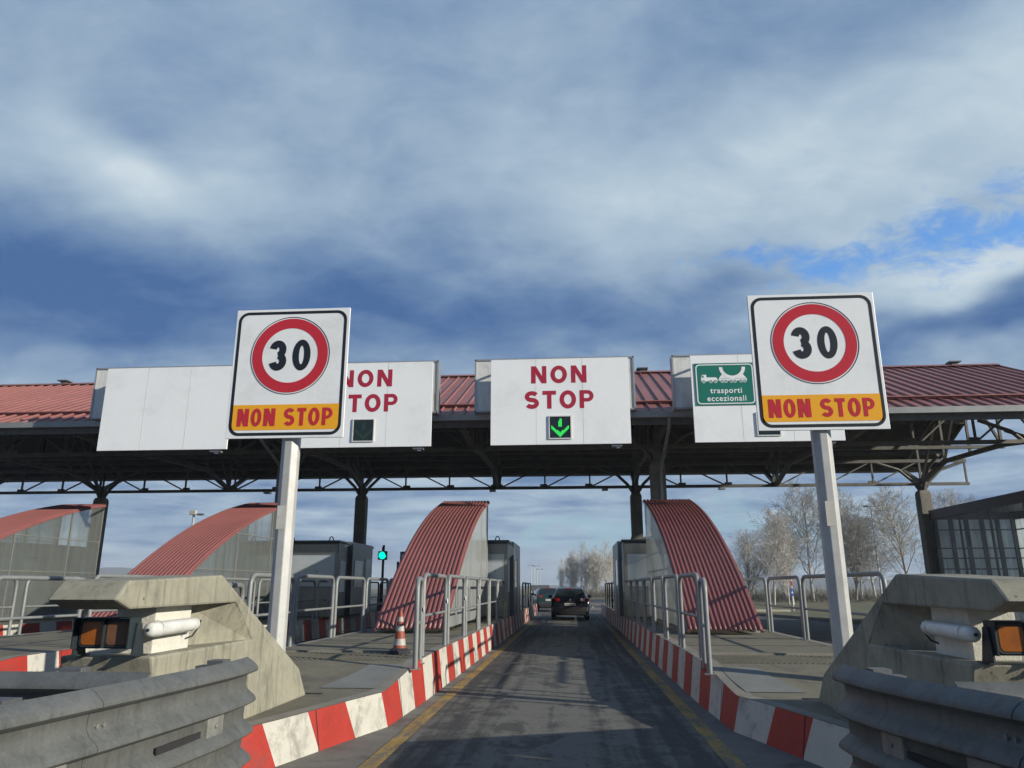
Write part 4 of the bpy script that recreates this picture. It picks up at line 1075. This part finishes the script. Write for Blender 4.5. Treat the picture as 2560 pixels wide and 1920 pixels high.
# ---------------------------------------------------------------- glazed shelter at the right edge
def glass_shelter():
    X0, X1, Y0, Y1, ZT = 15.72, 19.2, 18.5, 34.6, 4.74
    root = thing('glass_shelter', 'long glazed shelter with a dark fascia at the right picture edge', 'shelter', (17.5, 27, 0))
    f = MB(); f.box((X0 - .06, Y0 - .05, ZT - .40), (X0 + .04, Y1 + .03, ZT)); f.box((X1 - .04, Y0 - .05, ZT - .40), (X1 + .06, Y1 + .03, ZT)); f.box((X0 + .04, Y1 - .06, ZT - .40), (X1 - .04, Y1 + .02, ZT)); f.box((X0 + .04, Y0 - .04, ZT - .40), (X1 - .04, Y0 + .04, ZT))
    f.build('fascia', M['fascia'], root)
    r = MB(); r.box((X0 + .05, Y0 + .05, ZT - .12), (X1 - .05, Y1 - .07, ZT - .03)); r.build('roof', M['fascia'], root)
    n = 7
    for x, pm, mm, w in ((X0 + .01, M['pane_dark'], M['mullion_dark'], .07), (X1 - .01, M['pane_bright'], M['mullion_dark'], .20)):
        p = MB(); p.face([(x, Y0, .02), (x, Y1, .02), (x, Y1, ZT - .4), (x, Y0, ZT - .4)]); p.build('pane', pm, root)
        q = MB(); xx = x + (.045 if x < 17 else -.045)
        for i in range(n + 1):
            y = Y0 + (Y1 - Y0) * i / n; q.bar((xx, y, 0), (xx, y, ZT - .4), w if x > 17 else .06, .07)
        for z in ((1.3, 2.25, 2.7, 3.1, 3.9) if x > 17 else (1.0,)): q.bar((xx, Y0, z), (xx, Y1, z), .05)
        q.build('frame', mm, root)
    e = MB(); e.face([(X0, Y1, .02), (X1, Y1, .02), (X1, Y1, ZT - .4), (X0, Y1, ZT - .4)]); e.build('pane', M['pane_bright'], root)
    q = MB()
    for i in range(6):
        xx = X0 + .12 + (X1 - X0 - .24) * i / 5; q.bar((xx, Y1 - .05, 0), (xx, Y1 - .05, ZT - .4), .17, .08)
    for z in (1.3, 2.25, 2.7, 3.12, 3.9): q.bar((X0 + .1, Y1 - .05, z), (X1 - .1, Y1 - .05, z), .05)
    q.build('frame', M['mullion_dark'], root)
    b = MB(); b.bar((X0 + 1.2, Y0 + 1, 1.0), (X0 + 1.2, Y1 - 1, 1.0), .06); b.build('hand_rail', M['rail'], root)


glass_shelter()

# ---------------------------------------------------------------- traffic cone and traffic light
def cone(x, y):
    z = pave_z(y); root = thing('traffic_cone', 'worn red and white striped cone beside the foremost left hoops', 'traffic cone', (x, y, z))
    b = MB(); b.lathe([(.165, .002), (.165, .03), (.15, .055), (.12, .075), (.11, .085)], (x, y, z), 8); b.build('base', M['rubber'], root)
    zs = [.08, .125, .215, .33, .425, .505, .60]; cols_ = ['cone_orange', 'cone_white', 'cone_orange', 'cone_white', 'cone_orange', 'cone_white', 'cone_orange']
    rad = lambda q: .095 + (.026 - .095) * (q - .08) / .52
    segs = [(.08, .125, 'cone_orange'), (.125, .215, 'cone_white'), (.215, .32, 'cone_orange'), (.32, .40, 'cone_white'), (.40, .455, 'cone_orange'), (.455, .52, 'cone_white'), (.52, .60, 'cone_orange')]
    names = {'cone_orange': 'red_band', 'cone_white': 'white_band'}
    for a, b_, mm in segs:
        q = MB(); q.lathe([(rad(a), a), (rad(b_), b_)], (x, y, z), 20); q.build(names[mm], M[mm], root, smooth=40)
    return root


cone(-2.53, 11.45)
tl = thing('traffic_light', 'single-lamp traffic light showing green on a black pole behind the wide booth', 'traffic light', (-8.3, 33.6, .565))
p = MB(); p.tube([(-8.3, 33.6, .57), (-8.3, 33.6, 3.3)], .055, 10); p.build('pole', M['rail_black'], tl, smooth=50)
p = MB(); p.box((-8.5, 33.42, 2.66), (-8.1, 33.54, 3.04)); p.box((-8.36, 33.5, 3.04), (-8.24, 33.58, 3.2)); p.build('housing', M['rail_black'], tl, bevel=.02)
p = MB(); p.tube([(-8.3, 33.42, 2.85), (-8.3, 33.405, 2.85)], .16, 20); p.build('green_lamp', M['tl_green'], tl)
p = MB(); p.strip([(-8.3 + .17 * math.cos(R(a)), 33.42, 2.85 + .17 * math.sin(R(a))) for a in range(0, 181, 15)], [(-8.3 + .17 * math.cos(R(a)), 33.22, 2.85 + .17 * math.sin(R(a))) for a in range(0, 181, 15)]); p.build('visor', M['rail_black'], tl)

# ---------------------------------------------------------------- cars
def car(x, y, rot, paint, label, estate, bright, width=1.80, Ht=1.49):
    root = thing('parked_car' if False else 'car', label, 'car', (0, 0, 0))
    hw = width / 2
    #      y    zlow  zbelt  ztop  halfwidth  roofhalf
    S = [(0.00, .42, .60, .62, .90, .86), (0.03, .30, .74, .80, .965, .90), (0.10, .24, .92, 1.02, 1.0, .80), (0.22, .22, .95, 1.12, 1.0, .78), (0.46, .20, .96, 1.36, 1.0, .70), (0.62, .20, .97, 1.44, 1.0, .69),
         (1.2, .20, .97, Ht, 1.0, .71), (2.2, .20, .96, Ht, 1.0, .72), (2.9, .20, .95, 1.42, 1.0, .69), (3.55, .20, .93, 1.02, .99, .80), (4.1, .22, .80, .86, .94, .82), (4.35, .28, .60, .64, .84, .78)]
    ring = []
    for yy, zl, zb, zt, w, rw in S:
        W = hw * w; rt = hw * rw
        half = [(0.0, zl), (W * .86, zl), (W * .97, zl + .10), (W, (zl + zb) / 2 + .05), (W * .985, zb), (rt + (W * .985 - rt) * .12, zt - (zt - zb) * .16), (rt * .88, zt - .006), (0.0, zt + .015)]
        ring.append([(a, yy, z) for a, z in half] + [(-a, yy, z) for a, z in half[-2:0:-1]])
    n = len(ring[0]); vs = [p for r_ in ring for p in r_]; fs = []
    for i in range(len(ring) - 1):
        for j in range(n): fs.append((i * n + j, i * n + (j + 1) % n, (i + 1) * n + (j + 1) % n, (i + 1) * n + j))
    fs += [list(range(n)), [(len(ring) - 1) * n + j for j in range(n - 1, -1, -1)]]
    b = MB(); b.add(vs, [f[::-1] for f in fs]); bo = b.build('body', paint, root, smooth=32)
    sub = bo.modifiers.new('soft', 'BEVEL'); sub.width = .03; sub.segments = 2; sub.limit_method = 'ANGLE'; sub.angle_limit = R(30)
    g = MB(); k = .68 * hw
    pts = [(-.80 * hw, .155, 1.00), (.80 * hw, .155, 1.00), (.735 * hw, .30, 1.20), (.655 * hw, .485, 1.37), (-.655 * hw, .485, 1.37), (-.735 * hw, .30, 1.20)]
    g.face([(a, q - .03, z + .025) for a, q, z in pts]); g.build('rear_window', M['car_glass'], root)
    for s in (-1, 1):
        g = MB(); g.face([(s * (hw * .955 + .015), .9, 1.02), (s * (hw * .955 + .015), 2.95, 1.02), (s * (hw * .775 + .015), 2.5, 1.40), (s * (hw * .76 + .015), 1.0, 1.40)][::s]); g.build('side_window', M['car_glass'], root)
        l = MB(); l.prism([(s * hw * .54, .005, .88), (s * hw * .995, .085, .80), (s * hw * 1.005, .16, .99), (s * hw * .80, .09, 1.02), (s * hw * .56, .05, .99)][::-s], (0, .10, 0)); l.build('tail_lamp', M['lamp_glint'] if (bright and s > 0) else M['taillight'], root, bevel=.012)  # right lamp of the black car carries the glint in its colour
        if bright and s > 0:
            l = MB(); l.prism([(hw * .86, .045, .88), (hw * 1.004, .09, .86), (hw * 1.008, .15, .97), (hw * .9, .075, .985)][::-1], (0, .10, 0)); l.build('tail_lamp_edge', M['taillight'], root)
        m_ = MB(); m_.box((s * hw * 1.03 - .10 + s * .06, 2.72, .97), (s * hw * 1.03 + .10 + s * .06, 2.86, 1.12)); m_.bar((s * hw * .95, 2.8, 1.0), (s * hw * 1.05, 2.8, 1.02), .05); m_.build('mirror', paint, root, bevel=.04)
    t = MB(); t.tube([(0, .9, Ht + .01), (0, .80, Ht + .12)], .008, 6); t.build('antenna', M['rubber'], root)
    bl = MB(); bl.box((-.22, .50, 1.425), (.22, .56, 1.45)); bl.build('brake_lamp', M['taillight'], root)
    bp = MB(); bp.box((-hw * .93, -.045, .36), (hw * .93, .06, .60)); bp.build('bumper', M['bumper'], root, bevel=.05)
    lp = MB(); lp.box((-hw * .80, -.055, .25), (hw * .80, .02, .36)); lp.build('diffuser', M['tyre'], root, bevel=.02)
    pz = .66; pt = MB(); pt.box((-.26, -.02, pz), (.26, .0, pz + .115)); po = pt.build('number_plate', M['plate_white'], root)
    f = Film(-.023)
    for i in range(7):
        xx = -.20 + i * .058 + (.03 if i > 1 else 0) + (.03 if i > 4 else 0)
        f.ring([(xx + a * .5, pz + .0575 + b_) for a, b_ in arc(0, 0, .036, .036, 0, 360, 8)[:-1]], [(xx + a * .5, pz + .0575 + b_) for a, b_ in arc(0, 0, .018, .018, 0, 360, 8)[:-1]])
    f.build('plate_marks', M['sign_black'], po)
    if bright:
        e = MB(); e.strip([(0, -.012, .995), (.042, -.012, .93), (0, -.012, .865), (-.042, -.012, .93)], [(0, -.03, .965), (.022, -.03, .93), (0, -.03, .895), (-.022, -.03, .93)], True); e.build('diamond_badge', M['chrome'], root)
        e = MB(); e.box((-.17, -.004, .825), (.17, .012, .842)); e.build('badge_strip', M['bumper'], root)
    for yy in (.80, 3.45):
        for s in (-1, 1):
            w = MB(); cx = s * (hw - .10)
            prof = [(-.10, .20), (-.10, .29), (-.08, .315), (.08, .315), (.10, .29), (.10, .20)]
            nseg = 22; A = []
            for px_, rr in prof: A.append([(cx + px_, yy + rr * math.cos(2 * math.pi * q / nseg), .315 + rr * math.sin(2 * math.pi * q / nseg)) for q in range(nseg)])
            for u, v in zip(A, A[1:]): w.strip(u, v, True)
            wh = w.build('wheel', M['tyre'], root, smooth=40)
            rm = MB(); rm.tube([(cx - .085, yy, .315), (cx + .085, yy, .315)], .20, 18); rm.build('rim', M['galv_dark'], wh)
    root.location = (x, y, 0.004); root.rotation_euler = (0, 0, R(rot))
    return root


car(-0.10, 36.9, 0.5, M['car_black'], 'black hatchback driving away in the central lane', True, True)
car(-1.42, 49.5, 7, M['car_green'], 'dark green hatchback ahead to the left of the black car', False, False, 1.62, 1.42)

# ---------------------------------------------------------------- far furniture
def lamp_post(x, y, h, label, heads=1):
    root = thing('street_lamp', label, 'street lamp', (x, y, 0), 'street lamps along the road ahead')
    p = MB(); p.tube([(x, y, 0), (x, y, h)], [.11, .06], 8); p.build('pole', M['lamp_post'], root, smooth=50)
    a = MB(); a.bar((x - .6, y, h), (x + .6, y, h), .10, .07); a.build('arm', M['lamp_post'], root)
    for s in (-1, 1):
        q = MB(); q.box((x + s * .55 - .22, y - .14, h - .02), (x + s * .55 + .22, y + .14, h + .10)); q.build('lamp_head', M['galv_dark'], root)


lamp_post(30.6, 80, 9.45, 'tall grey street lamp among the bare trees right of the right sign')
for i, (x, y, h, w) in enumerate(((-7.4, 180, 5.5, 'nearest'), (-8.5, 190, 6.5, 'second'), (-9.6, 200, 6.75, 'third'), (-11.0, 210, 7.2, 'farthest'))):
    lamp_post(x, y, h, 'pale distant street lamp, %s of the four seen over the green car' % w)
fl = thing('floodlight_mast', 'pale floodlight on a mast above the second left arched shelter', 'floodlight', (-25.6, 50, 0))
p = MB(); p.tube([(-25.6, 50, 0), (-25.6, 50, 6.25)], .08, 8); p.build('mast', M['lamp_post'], fl)
p = MB(); p.box((-25.85, 49.8, 6.25), (-25.42, 50.1, 6.56)); p.build('lamp_head', M['cone_white'], fl, bevel=.03)
p = MB(); p.box((-25.3, 49.8, 6.22), (-24.9, 50.1, 6.34)); p.build('lamp_arm', M['galv_dark'], fl)

gs = thing('direction_sign', 'distant green direction sign board over the green car', 'road sign', (-6.1, 150, 0))
p = MB(); p.box((-7.9, 150, .85), (-4.35, 150.12, 1.9)); p.build('dark_panel', M['galv_dark'], gs)
p = MB(); p.box((-6.55, 149.9, .25), (-4.85, 149.99, 1.12)); p.build('green_panel', M['sign_green'], gs)
p = MB(); p.box((-6.3, 149.85, .72), (-5.2, 149.895, .82)); p.box((-6.3, 149.85, .45), (-5.5, 149.895, .55)); p.build('white_bars', M['sign_white'], gs)
p = MB()
for x in (-7.6, -4.6): p.box((x - .1, 150.13, 0), (x + .1, 150.3, 1.9))
p.build('post', M['galv_dark'], gs)

bs = thing('keep_sign', 'small round blue arrow sign on a pole in front of the bare trees', 'road sign', (13.3, 48.5, 0))
p = MB(); p.tube([(13.3, 48.5, 0), (13.3, 48.5, 2.0)], .04, 8); p.build('pole', M['lamp_post'], bs)
p = MB(); p.box((13.2, 48.43, 1.0), (13.4, 48.46, 1.4)); p.build('blue_plate', M['blue_sign'], bs)
p = MB(); p.prism([(13.23, 48.428, 1.2), (13.3, 48.428, 1.1), (13.37, 48.428, 1.2), (13.32, 48.428, 1.2), (13.32, 48.428, 1.3), (13.28, 48.428, 1.3), (13.28, 48.428, 1.2)][::-1], (0, -.003, 0)); p.build('white_arrow', M['sign_white'], bs)
p = MB(); p.box((13.265, 48.43, 1.6), (13.335, 48.46, 1.85)); p.build('red_white_marker', M['sign_red'], bs)
fr = thing('far_guardrail', 'dark steel guardrail beyond the lane, right of the black car', 'guardrail', (5, 52, 0))
p = MB()
for z in (.12, .42): p.bar((1.15, 51.5, z), (9.2, 53.2, z), .06, .14)
p.build('beam', M['galv_dark'], fr)
for i in range(6):
    p = MB(); x = 1.35 + i * 1.5; p.box((x - .05, 51.6 + i * .32, 0), (x + .05, 51.7 + i * .32, .46)); p.build('post', M['lamp_post'], fr)
cb = thing('cream_kerbstone', 'low cream kerbstone lying on the grass verge beyond the right arched shelter', 'kerbstone', (10.9, 47, .1))
p = MB(); p.box((10.4, 46.6, .1), (12.6, 47.0, .24)); p.build('stone', M['cream'], cb, bevel=.03)

# ---------------------------------------------------------------- hills
def hills():
    mb = MB(); rr = random.Random(11); n = 90; A, B, Cc = [], [], []
    for i in range(n + 1):
        x = -1450 + 2900 * i / n
        h = 4.5 + 2.5 * math.sin(i * .23 + 1) + 1.5 * math.sin(i * .61) + 1.2 * rr.random() + 32 * math.exp(-((x + 800) / 130) ** 2) + 10 * math.exp(-((x - 440) / 120) ** 2)
        A.append((x, 1180, -.5)); B.append((x, 1280, max(3, h))); Cc.append((x, 1420, -.5))
    mb.strip(B, A); mb.strip(Cc, B)
    structure('hills', mb, M['hill'], smooth=60)


hills()

# ---------------------------------------------------------------- bare winter trees
def tree_meshes(seed, H, spread, levels=4, trunks=1, dense=1.0, low=.20, thick=1.0):
    """bare crown: leader, limbs swept upwards, then three orders of ever finer twigs"""
    rr = random.Random(seed); trunk = MB(); crown = MB()
    def grow(p, d, L, r, lev):
        n = 6 if lev == 0 else (4 if lev == 1 else 3); pts = [p]; rad = [r]; q = p.copy(); dd = d.copy()
        wob = (.06, .12, .16, .2, .22)[lev]
        for i in range(n):
            dd = (dd + Vector((rr.gauss(0, wob), rr.gauss(0, wob), (.04, .10, .07, .03, .02)[lev]))).normalized(); q = q + dd * (L / n); pts.append(q.copy()); rad.append(max(r * (1 - .72 * (i + 1) / n), .0075 * thick))
        (trunk if lev <= 1 else crown).tube(pts, rad, 7 if lev == 0 else (5 if lev == 1 else 3), caps=False)
        if lev >= levels: return
        kids = max(2, int((20, 9, 6, 4)[lev] * dense + rr.random()))
        for k in range(kids):
            lo = low if lev == 0 else .12
            f = lo + (.99 - lo) * ((k + rr.random()) / kids); i = min(int(f * n), n - 1); pos = pts[i].lerp(pts[i + 1], f * n - i)
            a = k * 2.4 + rr.uniform(-.6, .6); ax = (pts[i + 1] - pts[i]).normalized()
            ref = Vector((1, 0, 0)) if abs(ax.x) < .8 else Vector((0, 1, 0)); u = ax.cross(ref).normalized(); v = ax.cross(u)
            side = u * math.cos(a) + v * math.sin(a)
            ang = rr.uniform(.5, .95) * spread if lev == 0 else rr.uniform(.4, .95)
            nd = (ax * math.cos(ang) + side * math.sin(ang)).normalized()
            if lev == 0: ln = L * (.50 - .34 * max(0, f - .35) / .65) * rr.uniform(.75, 1.15) * (.7 + .3 * min(1, f / .4))
            else: ln = L * rr.uniform(.34, .62) * (1.1 - .35 * f)
            grow(pos, nd, ln, max(rad[i] * rr.uniform(.34, .5), .0085 * thick), lev + 1)
    for k in range(trunks):
        lean = Vector((rr.gauss(0, .16) * (k > 0) + rr.gauss(0, .03), rr.gauss(0, .06), 1)).normalized()
        grow(Vector((rr.uniform(-.5, .5) * (trunks > 1), rr.uniform(-.3, .3) * (trunks > 1), 0)), lean, H * (1 if k == 0 else rr.uniform(.75, .95)), H * .010 + .03, 0)
    return trunk, crown


PROTO = []
for sd, H, sp, tr, tm, cm in ((1, 10, 1.0, 1, 'bark', 'twig'), (2, 10, .85, 2, 'bark', 'twig'), (3, 10, 1.05, 1, 'bark_pale', 'twig'), (4, 10, .85, 1, 'bark_pale', 'twig_pale'), (5, 10, .95, 2, 'bark_pale', 'twig_pale')):
    pale = cm == 'twig_pale'; a, b = tree_meshes(sd, H, sp, 4, tr + pale, .80 if pale else 1.04, .07 if pale else .16, 2.0 if pale else 1.15)
    PROTO.append((a.mesh('trunk', M[tm], smooth=60), b.mesh('crown', M[cm])))


def tree(pi, x, y, h, label, group, rot=None, wide=1.0):
    root = thing('bare_tree', label, 'tree', (x, y, 0), group)
    for nm, me in zip(('trunk', 'crown'), PROTO[pi]):
        o = bpy.data.objects.new(nm, me); col.objects.link(o); o.parent = root
    s = h / 10.6; root.scale = (s * wide, s * wide, s); root.rotation_euler = (0, 0, rot if rot is not None else random.uniform(0, 6.28))
    return root


GR = 'bare trees beyond the right lane'
RT = [(2, 15.6, 62, 7.0, 'pale-stemmed bare tree left of the right sign post, shorter than its neighbour', 1.0), (0, 24.0, 80, 11.2, 'tall bare tree seen just left of the right sign post', 1.1), (3, 18.0, 66, 6.6, 'white-stemmed birch with small blue sign before it', .9),
      (1, 28.6, 82, 10.4, 'bare forked tree between the right sign post and the tall street lamp', 1.0), (0, 33.4, 80, 10.6, 'wide bare tree between the tall street lamp and the canopy column', 1.25), (2, 33.0, 92, 9.0, 'bare pale-stemmed tree behind the tall street lamp', 1.1),
      (1, 41.0, 84, 10.6, 'bare forked tree rising behind the rightmost canopy column', 1.0), (0, 47, 90, 10.4, 'bare tree showing over the glazed shelter', 1.1), (1, 21.0, 95, 7.5, 'low bare tree far back, left of the right sign post', 1.3), (0, 26.5, 100, 8.5, 'bare tree far back behind the right sign post', 1.3), (2, 37.5, 100, 9.5, 'bare tree far back beside the canopy column', 1.3)]
for pi, x, y, h, lab, wd in RT: tree(pi, x, y, h, lab, GR, wide=wd)
GC = 'pale poplars at the end of the lane'
CT = [(3, 1.9, 150, 9.0, 'tallest pale bare poplar above the black car'), (4, -.2, 152, 8.0, 'pale bare poplar just left of the tallest one over the black car'), (4, 4.2, 150, 8.6, 'pale bare poplar just right of the tallest one over the black car'), (3, -2.3, 156, 6.2, 'leftmost low pale poplar over the roof of the black car'),
      (3, 6.6, 148, 9.0, 'pale bare poplar touching the left edge of the right booth'), (4, 8.6, 152, 9.5, 'pale bare poplar half hidden behind the right booth'), (3, 3.0, 165, 8.0, 'pale poplar in the second row behind the tallest one'), (4, 5.6, 166, 8.4, 'pale poplar in the second row, right of the black car'), (3, .7, 168, 7.4, 'pale poplar in the second row, over the middle of the black car')]
for i, (pi, x, y, h, lab) in enumerate(CT): tree(pi, x, y, h, lab, GC, wide=.85)
GL = 'brown thicket behind the traffic light'
for i, (x, y, h, w) in enumerate(((-17.5, 90, 5.6, 'left of the green traffic light'), (-15.2, 92, 5.2, 'right of the green traffic light'), (-20.0, 95, 4.4, 'behind the wide booth'))):
    tree(1, x, y, h, 'low brown bare tree %s' % w, GL, wide=1.5)

# undergrowth below the trees
def thicket(name, x0, x1, y0, y1, hmax, n, seed):
    rr = random.Random(seed); mb = MB()
    for i in range(n):
        x = rr.uniform(x0, x1); y = rr.uniform(y0, y1); h = hmax * (.25 + .75 * rr.random() ** 2) * (.6 + .4 * math.sin(x * .7 + y * .3))
        for k in range(5):
            q = Vector((x + rr.gauss(0, .25), y + rr.gauss(0, .25), .0)); e = q + Vector((rr.gauss(0, .5), rr.gauss(0, .3), h * rr.uniform(.6, 1)))
            m_ = q.lerp(e, .5) + Vector((rr.gauss(0, .15), 0, .1)); mb.tube([q, m_, e], [.02, .014, .006], 3, caps=False)
    return tag(mb.build(name, M['brush']), kind='stuff')


thicket('undergrowth', 12, 60, 74, 110, 2.6, 1500, 1)
thicket('undergrowth', -6, 12, 120, 140, 2.2, 500, 2)

# ---------------------------------------------------------------- air
hz = bpy.data.materials.new('thin_winter_haze'); hz.use_nodes = True; hz.node_tree.nodes.clear()
_o = hz.node_tree.nodes.new('ShaderNodeOutputMaterial'); _v = hz.node_tree.nodes.new('ShaderNodeVolumePrincipled')
_v.inputs['Color'].default_value = (0.86, 0.92, 1.0, 1); _v.inputs['Density'].default_value = 0.00045; _v.inputs['Anisotropy'].default_value = 0.0
hz.node_tree.links.new(_v.outputs[0], _o.inputs['Volume'])
tag(MB().box((-1560, -160, -1.2), (1560, 1500, 42)).build('haze', hz), kind='stuff')
